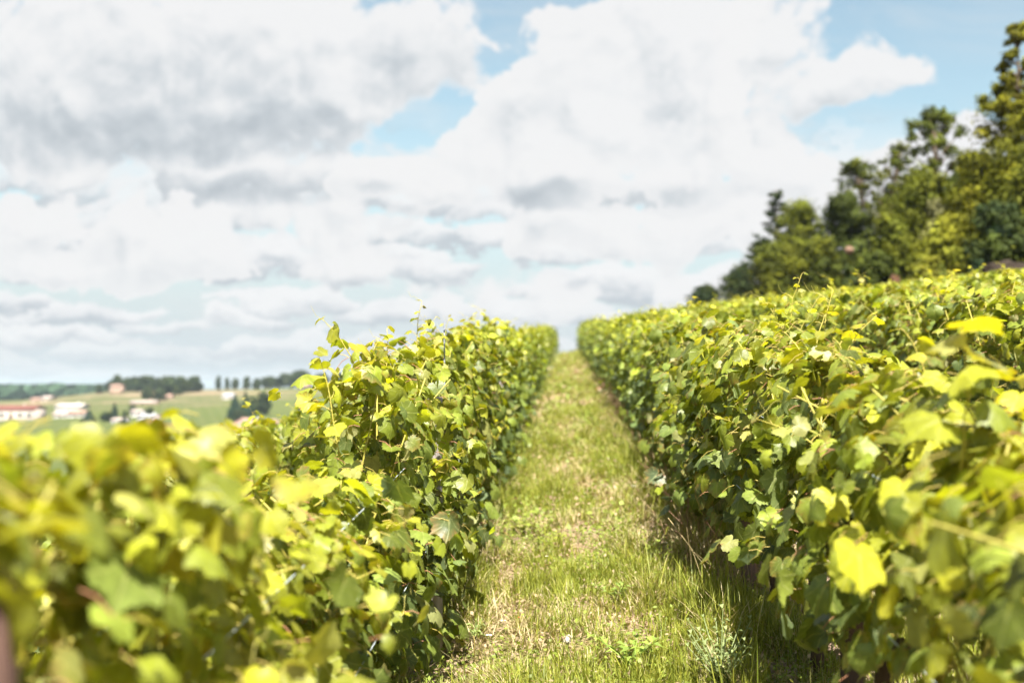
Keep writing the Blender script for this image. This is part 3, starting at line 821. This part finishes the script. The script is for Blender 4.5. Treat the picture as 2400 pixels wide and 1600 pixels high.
# ------------------------------------------------------------------ weeds and flowers on the path
def weed(x, y, label, n=26, h=.16, tint=(.20, .27, .05), spread=.13, up=.3, leafsize=.07, group=None, seed=0):
    r = np.random.default_rng(700 + seed)
    T, S = Tris(), Tris()
    ns = max(2, n // 7)
    for i in range(ns):
        az = i * 2.4 + r.uniform(0, .6); hh = h * r.uniform(.6, 1.1) * (1.15 if i == 0 else 1)
        k = 0.1 if i == 0 else 1.0
        end = np.array([math.cos(az) * spread * k, math.sin(az) * spread * k, hh])
        mid = end * np.array([.35, .35, .55]); S.tube([(0, 0, -.01), mid, end], [.0035, .003, .0016], 4, np.array(tint) * .9, False)
        m = n // ns
        f = np.linspace(.15, 1, m); P = np.outer(f, end); P[:, :2] *= f[:, None]
        a2 = np.arange(m) * 2.4; out = np.stack([np.cos(a2), np.sin(a2), np.full(m, up)], 1)
        L = leafsize * r.uniform(.7, 1.2, m) * (1.1 - .5 * f); W = L * .26
        o = norm(out); sd = norm(np.cross(o, [0, 0, 1.0]))
        base = P + o * .004; midp = P + o * (L * .5)[:, None] + [0, 0, .008]; tipp = P + o * L[:, None] - np.array([0, 0, 1]) * (L * .22)[:, None]
        V = np.stack([base, midp - sd * W[:, None], midp + sd * W[:, None], tipp, midp - [0, 0, .006]], 1).reshape(-1, 3)
        F = np.array([(0, 4, 1), (0, 2, 4), (1, 4, 3), (4, 2, 3)])[None] + (np.arange(m) * 5)[:, None, None]
        T.add(V, F.reshape(-1, 3), np.repeat(np.array(tint) * r.uniform(.75, 1.3, (m, 1)), 5, 0))
    o = empty('weed', (x, y, float(ground(x, y))))
    link('leaves', T.mesh('weed_leaves'), M['grass_blade'], o); link('stem', S.mesh('weed_stem'), M['stem'], o)
    return tag(o, label, 'weed', group)
x, y = on_path(1690, 1640); weed(x, y, 'pale grey green weed standing at the foot of the right row', 150, .27, (.24, .29, .12), .12, .45, .06, None, 1)
x, y = on_path(1480, 1580); weed(x, y, 'bright green broad leafed weed on the near right of the path', 40, .16, (.24, .33, .06), .17, .3, .10, None, 2)
x, y = on_path(1300, 1290); weed(x, y, 'small light green weed in the middle of the grass path', 30, .10, (.30, .34, .05), .12, .3, .07, None, 3)
x, y = on_path(1230, 1255); weed(x, y, 'leafy weed tuft at the left edge of the grass path', 40, .14, (.26, .28, .06), .16, .3, .09, None, 4)
x, y = on_path(1450, 1420); weed(x, y, 'green weed on the dry straw patch right of path centre', 24, .14, (.20, .27, .06), .10, .5, .09, None, 5)
x, y = on_path(1110, 1500); weed(x, y, 'low pale green weed beside white flowers at the left row foot', 30, .10, (.24, .30, .10), .13, .3, .07, None, 6)
x, y = on_path(1690, 1240); weed(x, y, 'weed in shade under the right vine row', 30, .24, (.17, .22, .05), .10, .6, .08, None, 7)
x, y = on_path(1205, 1135); weed(x, y, 'tall feathery weed against the left vine row, beyond the pale post', 60, .36, (.24, .28, .05), .10, .6, .08, None, 8)
def flower(px, py, label, cat, col, size, h, kind='daisy'):
    x, y = on_path(px, py)
    # the flower head sits h above the ground: step towards the camera so that the head is on that line of sight
    y *= (EYE - h) / EYE; x *= (EYE - h) / EYE
    o = empty(cat.replace(' ', '_'), (x, y, float(ground(x, y))))
    S = Tris(); S.tube([(0, 0, -.01), (.006, .003, h * .5), (0, 0, h)], [.0022, .0018, .0014], 4, (.2, .26, .06), False)
    link('stem', S.mesh('flower_stem'), M['stem'], o)
    T = Tris(); r = np.random.default_rng(int(px))
    if kind == 'puff':
        n = 160; d = norm(r.normal(0, 1, (n, 3))); d = d[d[:, 2] > -.6]
        for q in d:
            s = norm(np.cross(q, [.3, .2, 1.0])) * size * .10
            b = q * size * .8; e = q * size; T.add([b - s, b + s, e + s, e - s], [(0, 1, 2), (0, 2, 3)], np.array(col) * r.uniform(.8, 1.1))
        T.tube([(0, 0, -size * .9), (0, 0, 0), (0, 0, size * .5)], [size * .35, size * .6, size * .2], 8, np.array(col) * .8)
        T.V = [v + [0, 0, h] for v in T.V]
    else:
        n = 5 if kind == 'poppy' else 9
        for i in range(n):
            a = i * 2 * math.pi / n; w = size * (.55 if kind == 'poppy' else .22)
            dx, dy = math.cos(a), math.sin(a); z1 = size * (.5 if kind == 'poppy' else .15)
            T.add([(0, 0, h), (dx * size * .6 - dy * w, dy * size * .6 + dx * w, h + z1), (dx * size * .6 + dy * w, dy * size * .6 - dx * w, h + z1), (dx * size, dy * size, h + z1 * .8)],
                  [(0, 2, 1), (1, 2, 3)], np.array(col) * r.uniform(.85, 1.1))
    hd = link('flower_head', T.mesh('flower_head'), M['petal'], o)
    if kind != 'puff':
        C = Tris(); C.tube([(0, 0, h - .002), (0, 0, h + size * .2)], [size * .3, size * .22], 7, (.5, .38, .05) if kind == 'daisy' else (.03, .02, .02))
        link('flower_centre', C.mesh('flower_centre'), M['petal'], hd)
    return tag(o, label, cat)
WH = (.80, .79, .74)
flower(1330, 1500, 'fluffy white seed head standing in the near grass', 'seed head', (.66, .60, .48), .022, .13, 'puff')
flower(1146, 1488, 'white flower at the foot of the left row, lower of three', 'white flower', WH, .017, .07)
flower(1180, 1455, 'pinkish white flower at the foot of the left row, upper of three', 'white flower', (.7, .6, .55), .016, .07)
flower(1161, 1251, 'white flower beyond the leafy weed at the left path edge', 'white flower', WH, .018, .07)
flower(1281, 1303, 'tiny white flower in the middle of the path', 'white flower', WH, .011, .07)
flower(1559, 1272, 'white flower in tall grass beside the right row', 'white flower', WH, .013, .12)
flower(1485, 1139, 'pale bluish white flower at the right path edge, farther off', 'white flower', (.68, .72, .82), .020, .1)
flower(1048, 1440, 'pale white flower against the dark leaves of the left row', 'white flower', WH, .014, .1)
flower(1403, 912, 'small red poppy far along the foot of the right row', 'poppy', (.62, .03, .012), .05, .22, 'poppy')
flower(1217, 1448, 'small orange red bloom in grass right of the white flowers', 'red flower', (.55, .10, .03), .010, .08, 'poppy')

# ------------------------------------------------------------------ trees
def leaf_cards(T, P, N, size, tint, r):
    """leaf sized faces: one folded rhombus each"""
    n = len(P); N = norm(N); a = norm(np.cross(N, norm(r.normal(0, 1, (n, 3))))); b = np.cross(N, a)
    s = size[:, None]
    V = np.stack([P - a * s * .55, P + b * s * .34 + N * s * .06, P + a * s * .55 - N * s * .08, P - b * s * .34 + N * s * .06], 1).reshape(-1, 3)
    F = np.array([(0, 1, 2), (0, 2, 3)])[None] + (np.arange(n) * 4)[:, None, None]
    T.add(V, F.reshape(-1, 3), np.repeat(tint, 4, 0))
def clump(T, c, rad, n, lsize, col, r, flat=.8, var=.22, sub=9):
    """a bough of foliage: sprays of leaves thrown out unevenly from its middle"""
    c = np.array(c)
    for i in range(sub):
        d = norm(r.normal(0, 1, 3)); d[2] = d[2] * .8 + .15
        cc = c + d * rad * r.uniform(.25, .85) * [1, 1, flat]
        rs = rad * r.uniform(.28, .55); m = max(6, int(n / sub * r.uniform(.5, 1.5)))
        e = norm(r.normal(0, 1, (m, 3)))
        P = cc + e * (rs * r.uniform(.35, 1.1, m))[:, None] * [1, 1, flat] + d * (rs * r.uniform(-.2, .6, m))[:, None]
        N = (P - c) / rad * .7 + e * .5 + np.array([0, 0, .35]) + r.normal(0, .3, (m, 3))
        t = np.array(col) * math.exp(r.normal(0, .14)) * np.exp(r.normal(0, var, (m, 1)))
        leaf_cards(T, P, N, lsize * r.uniform(.55, 1.3, m), t, r)
def tree_meshes(kind, H, W, col, seed, dens=1.0, lsize=.15, col2=None, low=.12, bark=(.12, .09, .065)):
    r = np.random.default_rng(seed)
    T, B = Tris(), Tris()
    col2 = col if col2 is None else col2
    pick = lambda: np.array(col) * (1 - (q := r.random())) + np.array(col2) * q
    tr = .018 * H + .04
    wob = lambda z: np.array([.03 * H * math.sin(z * 2.1 / H * 3 + seed), .03 * H * math.sin(z / H * 5 + seed * 2), z])
    if kind in ('round', 'airy', 'bush'):
        tops = [wob(H * f) for f in np.linspace(0, .82, 6)]; tops[0] = np.array([0, 0, -.3])
        B.tube(tops, np.linspace(tr, tr * .25, 6), 7, bark)
        N = int({'round': 46, 'airy': 40, 'bush': 44}[kind])
        for i in range(N):
            # uneven crown: clump centres on a lumpy ellipsoid
            zf = low + (1 - low) * ((i + r.random()) / N) ** .8
            prof = {'round': math.sin(math.pi * min(1, .12 + .88 * (zf - low) / (1 - low))) ** .6, 'airy': .35 + .65 * math.sin(math.pi * (zf - low) / (1 - low)) ** .7,
                    'bush': (1 - ((zf - low) / (1 - low)) ** 2) ** .5}[kind]
            az = i * 2.399 + r.uniform(-.5, .5); rr = W / 2 * prof * r.uniform(.45, 1.0)
            rad = W * r.uniform(.13, .24) * (.7 if kind == 'airy' else 1.0)
            c = np.array([math.cos(az) * max(rr - rad * .5, 0), math.sin(az) * max(rr - rad * .5, 0), min(zf * H, H - rad * .75)])
            c[:2] += wob(c[2])[:2] * .7
            s = wob(max(c[2] - rr * .6, .15 * H) * .9)
            if kind != 'bush' or i % 3 == 0:
                m = (s + c) / 2 + [0, 0, rad * .2]; B.tube([s, m, c], [tr * .32, tr * .2, tr * .07], 4, bark, False)
            clump(T, c, rad, int(dens * (230 if kind == 'airy' else 380) * r.uniform(.7, 1.3)), lsize, pick() * math.exp(r.normal(0, .16)), r)
    elif kind == 'cone':
        B.tube([(0, 0, -.3), (0.02 * H, 0, H * .4), (0, 0, H * .97)], [tr, tr * .6, tr * .1], 7, bark)
        nt = 22
        for i in range(nt):
            f = i / (nt - 1); z = H * (low + (1 - low) * f)
            R0 = W / 2 * (1 - f) ** .8 * (1 + .14 * math.sin(i * 2.7 + seed)) + .02 * W
            m = max(2, int(9 * (1 - f) + 1))
            for j in range(m):
                az = j * 2 * math.pi / m + i * .8 + r.uniform(-.25, .25); rad = max(R0 * r.uniform(.42, .66), .075 * W)
                q = max(R0 - rad * .6, 0) * r.uniform(.75, 1.08)
                c = np.array([math.cos(az) * q, math.sin(az) * q, min(z + r.normal(0, .02 * H), H * .985)])
                B.tube([(0, 0, c[2] * .96), (c + [0, 0, c[2] * .96]) / 2, c], [tr * .3, tr * .2, tr * .06], 4, bark, False)
                clump(T, c, rad, int(dens * 330 * r.uniform(.7, 1.3) * (.4 + .6 * min(1, rad / (.16 * W)))), lsize, pick() * math.exp(r.normal(0, .2)), r, .75)
    elif kind == 'spiky':
        B.tube([(0, 0, -.3), (.03 * H, 0, H * .5), (.05 * H, 0, H)], [tr * .8, tr * .5, tr * .08], 6, bark)
        nb = 46
        for i in range(nb):
            f = i / nb; z = H * (.15 + .83 * f); az = i * 2.4 + r.uniform(-.4, .4); L = W / 2 * (1 - f) ** .7 * r.uniform(.6, 1.15) + .03 * W
            x0 = .05 * H * z / H
            e = np.array([x0 + math.cos(az) * L, math.sin(az) * L, z + L * r.uniform(.15, .5)]); s = np.array([x0, 0, z])
            B.tube([s, (s + e) / 2 - [0, 0, L * .08], e], [tr * .22, tr * .14, tr * .05], 4, bark, False)
            n = int(dens * 130); t = r.uniform(.25, 1.0, n) ** .8
            P = s + np.outer(t, e - s) + r.normal(0, .06 * W * .5, (n, 3)) * [1, 1, .6]
            leaf_cards(T, P, np.stack([r.normal(0, 1, n), r.normal(0, 1, n), np.full(n, 1.0)], 1), lsize * r.uniform(.5, 1.2, n), pick() * np.exp(r.normal(0, .2, (n, 1))), r)
    return T.mesh('crown'), B.mesh('trunk')
def tree_thing(name, ms, x, y, rotz, label, group=None, sc=(1, 1, 1), zoff=0.0, cat='tree'):
    for me, m in zip(ms, ('tree_leaf', 'bark')):
        if not me.materials: me.materials.append(M[m])
    o = empty(name, (x, y, float(ground(x, y)) + zoff), rotz, sc)
    link('crown', ms[0], None, o); link('trunk', ms[1], None, o)
    return tag(o, label, cat, group)
OLIVE = (.100, .106, .008); DARK = (.042, .054, .008); YEL = (.155, .148, .010); GREY = (.14, .135, .055); BLUE = (.018, .032, .014); MIDG = (.092, .108, .010); GOLD = (.155, .145, .008)
WOODG = 'trees of the wood above the vines'
def wood(name, kind, px, ytop, wpx, y, c1, c2, label, seed, dens=1.0, ls=.15, low=.12, yb=None, cat='tree'):
    p = at(px, ytop, y)
    gz = float(ground(p.x, p.y)); H = p.z - gz; W = wpx / FPX * y * 1.18
    if yb is not None: low = max(.02, (at(px, yb, y).z - gz) / H)
    ms = tree_meshes(kind, H, W, c1, seed, dens, ls, c2, low)
    tree_thing(name, ms, p.x, p.y, seed * 1.3, label, WOODG, cat=cat)
wood('conifer', 'cone', 2385, 50, 255, 41, OLIVE, GOLD, 'tallest tree, a golden green conifer cut by the right picture edge', 1, 1.35, .14, .06)
wood('conifer', 'cone', 2490, 210, 330, 37, DARK, OLIVE, 'dark conifer mostly beyond the right picture edge', 2, 1.0, .15, .06)
wood('broadleaf_tree', 'bush', 2290, 352, 150, 46, OLIVE, YEL, 'yellow green tree snug against the left side of the tallest conifer', 3, 1.2, .14)
wood('broadleaf_tree', 'airy', 2190, 250, 150, 56, DARK, MIDG, 'dark loose crowned tree rising alone against the white cloud', 4, 1.25, .14, .25)
wood('broadleaf_tree', 'bush', 2170, 400, 215, 53, MIDG, OLIVE, 'broad olive tree below the loose crowned dark tree', 5, 1.2, .15)
wood('broadleaf_tree', 'airy', 2095, 335, 110, 61, OLIVE, DARK, 'thin sprigs of a slender tree left of the loose crowned dark tree', 6, .7, .12, .2)
wood('willow_bush', 'bush', 2215, 465, 130, 48, GREY, GREY, 'greyish willow like bush amid the wood', 7, 1.1, .13, .05, cat='bush')
wood('bright_shrub', 'bush', 2235, 508, 185, 42, YEL, (.20, .21, .02), 'bright yellow shrub at the wood edge below the grey bush', 8, 1.5, .13, .05, cat='bush')
wood('broadleaf_tree', 'airy', 2010, 375, 150, 68, DARK, OLIVE, 'open airy dark tree with sky gaps, on the skyline left of the sprigs', 9, 1.1, .14, .2)
wood('broadleaf_tree', 'bush', 2085, 505, 130, 50, OLIVE, MIDG, 'rounded olive bush right of the pink rock', 10, 1.2, .14, .05, cat='bush')
wood('broadleaf_tree', 'round', 1985, 455, 150, 62, DARK, DARK, 'dark round tree in the wood under the airy skyline tree', 11, 1.2, .15)
wood('broadleaf_tree', 'bush', 1870, 470, 150, 74, OLIVE, MIDG, 'large rounded olive tree right of the spiky larch', 12, 1.4, .15, .05)
wood('larch', 'spiky', 1822, 445, 125, 84, BLUE, DARK, 'spiky thin larch pointing above the left end of the wood', 13, 1.0, .17)
wood('larch', 'spiky', 1778, 560, 150, 80, BLUE, DARK, 'low spreading larch with horizontal twigs at the left end of the wood', 14, 1.0, .17)
wood('broadleaf_tree', 'bush', 1815, 570, 150, 70, DARK, OLIVE, 'dark bush under the two larches', 15, 1.2, .15, .03, cat='bush')
wood('broadleaf_tree', 'bush', 1735, 625, 120, 100, BLUE, DARK, 'dark blue green tree standing apart left of the wood', 16, 1.0, .19, .05)
wood('broadleaf_tree', 'bush', 1655, 668, 85, 104, BLUE, DARK, 'smallest dark tree at the far left of the wood, low on the vine slope', 17, .9, .19, .05)
wood('green_shrub', 'bush', 2005, 565, 90, 52, (.06, .085, .03), MIDG, 'bluish green shrub below the pink rock', 18, 1.2, .13, .03, cat='bush')
wood('broadleaf_tree', 'bush', 1920, 560, 130, 60, DARK, OLIVE, 'dark olive bush between the rounded olive tree and the pink rock', 19, 1.2, .14, .03, cat='bush')
wood('green_shrub', 'bush', 2175, 605, 100, 40, (.10, .13, .03), YEL, 'small fresh green shrub low in front of the bright yellow shrub', 20, 1.2, .12, .03, cat='bush')
wood('broadleaf_tree', 'bush', 2350, 470, 170, 36, DARK, BLUE, 'very dark bush under the tallest conifer', 21, 1.2, .13, .05, cat='bush')
wood('broadleaf_tree', 'bush', 2060, 590, 110, 47, DARK, DARK, 'dark shaded bush above the vine tops right of the bluish shrub', 22, 1.0, .13, .03, cat='bush')
wood('broadleaf_tree', 'bush', 2260, 600, 120, 50, DARK, DARK, 'dark bush in deep shade behind the bright yellow shrub', 23, 1.1, .14, .03, cat='bush')
wood('broadleaf_tree', 'round', 2110, 450, 150, 66, DARK, OLIVE, 'shaded tree filling the wood behind the broad olive tree', 24, 1.2, .16)
wood('broadleaf_tree', 'round', 2260, 400, 160, 58, DARK, DARK, 'shaded tree behind the yellow green tree near the conifer', 25, 1.2, .16)

def rock(x, y, z, sx, sy, sz, col, label, seed, name='rock', cat='rock'):
    bm = bmesh.new(); bmesh.ops.create_icosphere(bm, subdivisions=4, radius=1)
    r = random.Random(seed); o3 = Vector((r.uniform(0, 50), r.uniform(0, 50), r.uniform(0, 50)))
    from mathutils import noise
    for v in bm.verts:
        n = noise.fractal(v.co * 1.4 + o3, 1.0, 2.0, 5); c = v.co * (1 + .30 * n)
        c = Vector((round(c.x * 2.2) / 2.2 * .35 + c.x * .65, c.y, round(c.z * 2.6) / 2.6 * .5 + c.z * .5))
        v.co = Vector((c.x * sx, c.y * sy, c.z * sz))
    me = bpy.data.meshes.new(name); bm.to_mesh(me); bm.free()
    ca = me.color_attributes.new('tint', 'FLOAT_COLOR', 'POINT'); ca.data.foreach_set('color', np.tile(np.array(rgba(col), np.float32), len(me.vertices)))
    return tag(link(name, me, M['rock'], None, (x, y, z)), label, cat)
p = at(1990, 582, 51); rock(p.x, p.y, p.z - .08, .2, .2, .16, (.19, .12, .085), 'pale pink rock showing through the wood edge', 3)
p = at(2097, 652, 43); rock(p.x, p.y, p.z - .16, .2, .25, .3, (.085, .042, .028), 'reddish brown stump at the wood edge above the vines', 4, 'tree_stump', 'stump')
p = at(2365, 620, 34); rock(p.x, p.y, p.z - .26, .75, .4, .38, (.035, .026, .02), 'grey brown rock bank under the tallest conifer', 5)

# ------------------------------------------------------------------ the far hill: trees and houses
FC = [(.028, .045, .02), (.05, .065, .02), (.018, .033, .02), (.065, .08, .03)]
FAR_ROUND = [tree_meshes('round' if i % 2 else 'bush', 9, 9, FC[i % 4], 60 + i, .55, .75, FC[(i + 1) % 4], .08) for i in range(5)]
FAR_CYP = tree_meshes('cone', 12, 4.4, (.022, .042, .024), 71, .6, .6, (.03, .05, .03), .03)
FAR_FIR = tree_meshes('cone', 12, 7.5, (.025, .05, .035), 72, .7, .7, (.03, .055, .03), .03)
def foot(px, py, y):
    d = ray(px, py); q = 160.0
    while q < 1400:
        if EYE + d.z * q < float(ground(d.x * q, q)): return q
        q += 2.0
    return y
def far_tree(px, ytop, ybase, wpx, y, label, kind='round', group=None, seed=0):
    y = foot(px, ybase, y); p = at(px, ybase, y); gz = float(ground(p.x, p.y))
    ms = FAR_CYP if kind == 'cypress' else FAR_FIR if kind == 'fir' else FAR_ROUND[seed % 5]
    H0, W0 = (12, 4.4) if kind == 'cypress' else (12, 7.5) if kind == 'fir' else (9, 9)
    top = at(px, ytop, y).z
    H = max(top - gz, 2.0)
    W = wpx / FPX * y
    tree_thing({'round': 'broadleaf_tree', 'cypress': 'cypress', 'fir': 'fir_tree'}[kind], ms, p.x, p.y, seed * 1.7, label, group, (W / W0, W / W0, H / H0))
SKY = 'trees along the crest of the far hill'
k = 0
for px, yt, yb, w, lab in [(232, 905, 922, 18, 'small lone tree at the foot end of the far crest'), (262, 893, 914, 30, None), (275, 886, 912, 24, None), (300, 888, 918, 34, None), (318, 884, 918, 36, None),
                      (345, 886, 918, 44, None), (372, 888, 918, 40, None), (395, 882, 924, 50, 'tall rounded tree in the middle of the crest clump'), (425, 886, 922, 36, None), (455, 884, 918, 44, None),
                      (512, 888, 905, 14, 'first of the small separate crest trees right of the bright foreground leaf'), (532, 889, 906, 14, None), (552, 888, 906, 20, None), (578, 888, 906, 20, None), (602, 890, 908, 24, None),
                      (632, 882, 908, 46, None), (668, 880, 908, 40, None), (705, 870, 908, 48, 'highest domed tree of the far crest, left of the near shoot'), (752, 882, 910, 40, None), (795, 878, 910, 50, None), (840, 880, 910, 50, None)]:
    k += 1
    far_tree(px, yt - (k * 5 % 8), yb, w * 1.15, 690 + (k * 37 % 50), lab or ('rounded dark tree in the crest clump of the far hill' if px < 500 else 'dark tree in the line along the right crest of the far hill'), 'round', SKY, k)
for px, yt, yb, w, lab in [(345, 908, 935, 34, 'lighter green tree just below the crest clump'), (375, 912, 938, 40, 'broad light tree hanging below the crest clump'), (415, 905, 925, 30, 'green tree under the right end of the crest clump')]:
    k += 1; far_tree(px, yt, yb, w, 640, lab, 'round', 'trees on the slope of the far hill', k * 2 + 1)
for px, yt, yb, w, kind, lab in [(268, 944, 985, 20, 'cypress', 'dark pointed cypress between the white sheds and the villa'), (250, 965, 988, 34, 'round', 'dark round bush left of the pointed cypress'),
                            (310, 948, 972, 24, 'round', 'dark round tree behind the white villa, left'), (352, 954, 972, 22, 'round', 'dark round tree behind the white villa, right'),
                            (208, 962, 990, 32, 'fir', 'dark fir standing before the long white shed'), (292, 962, 985, 18, 'round', 'reddish green tree beside the cypress'),
                            (290, 978, 1000, 22, 'fir', 'dark fir in front of the white villa'), (345, 984, 1000, 34, 'round', 'dark hedge tree under the villa terrace'),
                            (550, 925, 985, 34, 'fir', 'left dark fir of the group above the pink roofed farm'), (575, 920, 985, 30, 'fir', 'middle tall dark fir above the red roofed farm'),
                            (592, 930, 978, 34, 'round', 'dark bushy tree among the firs above the farm'), (618, 918, 972, 38, 'round', 'right dark tree of the group above the farm'),
                            (560, 958, 990, 40, 'round', 'dark bush at the foot of the firs above the farm'), (722, 935, 962, 30, 'round', 'dark tree behind the reaching near shoot'), (705, 945, 968, 22, 'round', 'small dark tree under the far brown bank')]:
    k += 1; far_tree(px, yt, yb, w, 330 if yb > 970 else 420, lab, kind, 'trees around the houses in the valley', k)

def house(px, ybase, wpx, hpx, y, depth, wall, roofc, label, rot=0.0, roof=.5, nwin=4, hip=False, zb=None):
    """gabled house; wall height and length from the photograph's angle at y metres"""
    y = foot(px, ybase, y); p = at(px, ybase, y); L = wpx / FPX * y; Hh = hpx / FPX * y; D = depth; gz = float(ground(p.x, p.y)) if zb is None else zb
    base = p.z; rh = Hh * roof; wh = Hh - rh
    o = empty('house', (p.x, p.y, base), rot)
    lx, ly = L / 2, D / 2
    t = Tris(); t.box((-lx, -ly, -4), (lx, ly, wh), wall)
    if rh > .3 and not hip:
        for s in (-1, 1): t.add([(s * lx, -ly, wh), (s * lx, ly, wh), (s * lx, 0, wh + rh)], [(0, 1, 2), (0, 2, 1)], wall)
    link('wall', t.mesh('house_wall'), M['plaster'], o)
    t = Tris(); e = .35; th = .22; ins = lx * .55 if hip else -e
    A = lambda q: [(-lx - e, -ly - e, wh - .12 + q), (lx + e, -ly - e, wh - .12 + q), (lx - ins if hip else lx + e, 0, wh + rh + q), (-(lx - ins) if hip else -lx - e, 0, wh + rh + q), (-lx - e, ly + e, wh - .12 + q), (lx + e, ly + e, wh - .12 + q)]
    V = A(.02) + A(.02 + th)
    Q = [(6, 7, 8, 9), (10, 9, 8, 11), (0, 3, 2, 1), (4, 5, 2, 3), (0, 1, 7, 6), (4, 10, 11, 5), (0, 6, 9, 3), (3, 9, 10, 4), (1, 2, 8, 7), (2, 5, 11, 8)]
    F = [f for q in Q for f in ((q[0], q[1], q[2]), (q[0], q[2], q[3]))]
    if hip: F += [(6, 9, 10), (7, 11, 8)]
    t.add(V, F, roofc)
    ro = link('roof', t.mesh('house_roof'), M['tile'], o)
    if L > 6:
        c = Tris(); c.box((lx * .4, -.35, wh + rh * .5), (lx * .4 + .6, .35, wh + rh + .9), wall); link('chimney', c.mesh('house_chimney'), M['plaster'], ro)
    ww = min(1.1, L / (nwin * 2.4 + 1)); 
    for i in range(nwin):
        cx = -lx + L * (i + .5) / nwin; z0 = wh * .35; z1 = min(wh * .8, z0 + 1.5)
        if i == nwin // 2:
            t = Tris(); t.box((cx - ww * .6, -ly - .05, 0), (cx + ww * .6, -ly + .05, z1), (.12, .08, .05)); link('door', t.mesh('house_door'), M['wood'], o)
        else:
            t = Tris(); t.box((cx - ww / 2, -ly - .04, z0), (cx + ww / 2, -ly + .05, z1), (.035, .04, .05)); wn = link('window', t.mesh('house_window'), M['glass'], o)
            t = Tris()
            for s in (-1, 1): t.box((cx + s * ww * .82 - ww * .28, -ly - .07, z0), (cx + s * ww * .82 + ww * .28, -ly + .03, z1), (.35, .36, .34))
            link('shutters', t.mesh('house_shutters'), M['wood'], wn)
    return tag(o, label, 'house', None)
CREAM = (.38, .32, .28); WHITE = (.43, .41, .40); PINK = (.38, .26, .20); REDR = (.15, .06, .048); TERRA = (.30, .19, .15); PALE = (.38, .31, .28)
house(30, 984, 130, 34, 300, 12, CREAM, REDR, 'big pale building with dark red roof at the left picture edge', .05, .25, 6)
house(170, 960, 66, 14, 400, 8, WHITE, (.46, .40, .36), 'long low white shed in the green field', -.08, .4, 5)
house(150, 978, 36, 13, 360, 8, WHITE, PALE, 'low white shed left of the dark fir', .05, .4, 3)
house(186, 977, 36, 15, 360, 8, WHITE, TERRA, 'pink roofed white shed just behind the dark fir', .05, .4, 3)
house(325, 976, 22, 16, 350, 7, WHITE, PALE, 'white villa between dark trees, taller block', 0, .2, 2)
house(352, 986, 40, 14, 345, 9, (.46, .45, .46), (.32, .32, .33), 'low white villa wing with grey roof', 0, .25, 3)
house(283, 990, 28, 10, 345, 7, (.46,.44,.45), PALE, 'small white annex left of the villa', 0, .3, 2)
house(590, 1020, 80, 34, 290, 11, WHITE, TERRA, 'farm with broad pink tiled roof and white gable wall', -.45, .55, 4)
house(633, 1004, 30, 20, 300, 7, WHITE, TERRA, 'white gabled house at the right end of the farm roof', .3, .4, 2)
house(578, 994, 22, 14, 320, 6, PINK, TERRA, 'small pink cottage above the farm roof', .2, .4, 2)
house(275, 913, 24, 12, 660, 8, PINK, TERRA, 'pink house under trees at the left end of the far crest', .0, .3, 3)
house(537, 934, 24, 12, 500, 8, WHITE, (.36,.35,.37), 'white house on the slope left of the firs', .1, .4, 2)
house(390, 934, 30, 8, 620, 7, PINK, TERRA, 'pale pink house below the hanging light tree', .0, .4, 3)
house(340, 947, 60, 8, 560, 7, PINK, PALE, 'long pinkish wall house above the villa trees', .0, .4, 5)
house(715, 898, 26, 9, 680, 8, PINK, TERRA, 'pink house among trees at the right of the far crest', .0, .4, 2)
house(52, 936, 16, 16, 1000, 9, CREAM, TERRA, 'far pale house in the blue plain, left', .2, .4, 2)
house(88, 941, 22, 9, 900, 9, PINK, TERRA, 'far pinkish house in the plain behind the shed field', .1, .4, 2)
house(115, 938, 22, 10, 930, 9, CREAM, PALE, 'far pale house row in the plain, right', -.1, .4, 3)
# far-off woods of the plain: one mass of crowns
T = Tris(); r = np.random.default_rng(3)
for i in range(1500):
    y = 1050 + 5200 * r.random() ** 1.5; px = r.uniform(-150, 330); d = ray(px, 900); x = d.x * y
    if fnoise(np.array([x / 260.]), np.array([y / 420.]))[0] < .42: continue
    s = r.uniform(6, 12) * (1 + y / 5000); col = np.array([.035, .065, .035]) * r.uniform(.7, 1.5)
    n = 46; dd = norm(r.normal(0, 1, (n, 3))); P = np.array([x, y, float(ground(x, y)) + s * .45]) + dd * [s, s, s * .6] * r.uniform(.75, 1.05, (n, 1))
    leaf_cards(T, P, dd, np.full(n, s * .8), np.tile(col, (n, 1)), r)
tag(link('woods', T.mesh('woods'), M['tree_leaf']), 'hazy blue woods of the far plain on the horizon', 'woods', kind='stuff')

# ------------------------------------------------------------------ air
m = bpy.data.materials.new('haze'); m.use_nodes = True
kk = NT(m.node_tree); kk.n.clear(); out = kk.node('ShaderNodeOutputMaterial')
pv = kk.node('ShaderNodeVolumePrincipled'); pv.inputs['Color'].default_value = (.74, .86, .95, 1); pv.inputs['Density'].default_value = 0.00015
pv.inputs['Anisotropy'].default_value = 0.2
kk.l.new(pv.outputs[0], out.inputs['Volume'])
t = Tris(); t.box((-6600, -650, -22), (5600, 10200, 40), (1, 1, 1))
hz = link('haze', t.mesh('haze'), None); hz.data.materials.append(m)
tag(hz, 'thin blue summer haze over the valley', 'haze', kind='stuff')
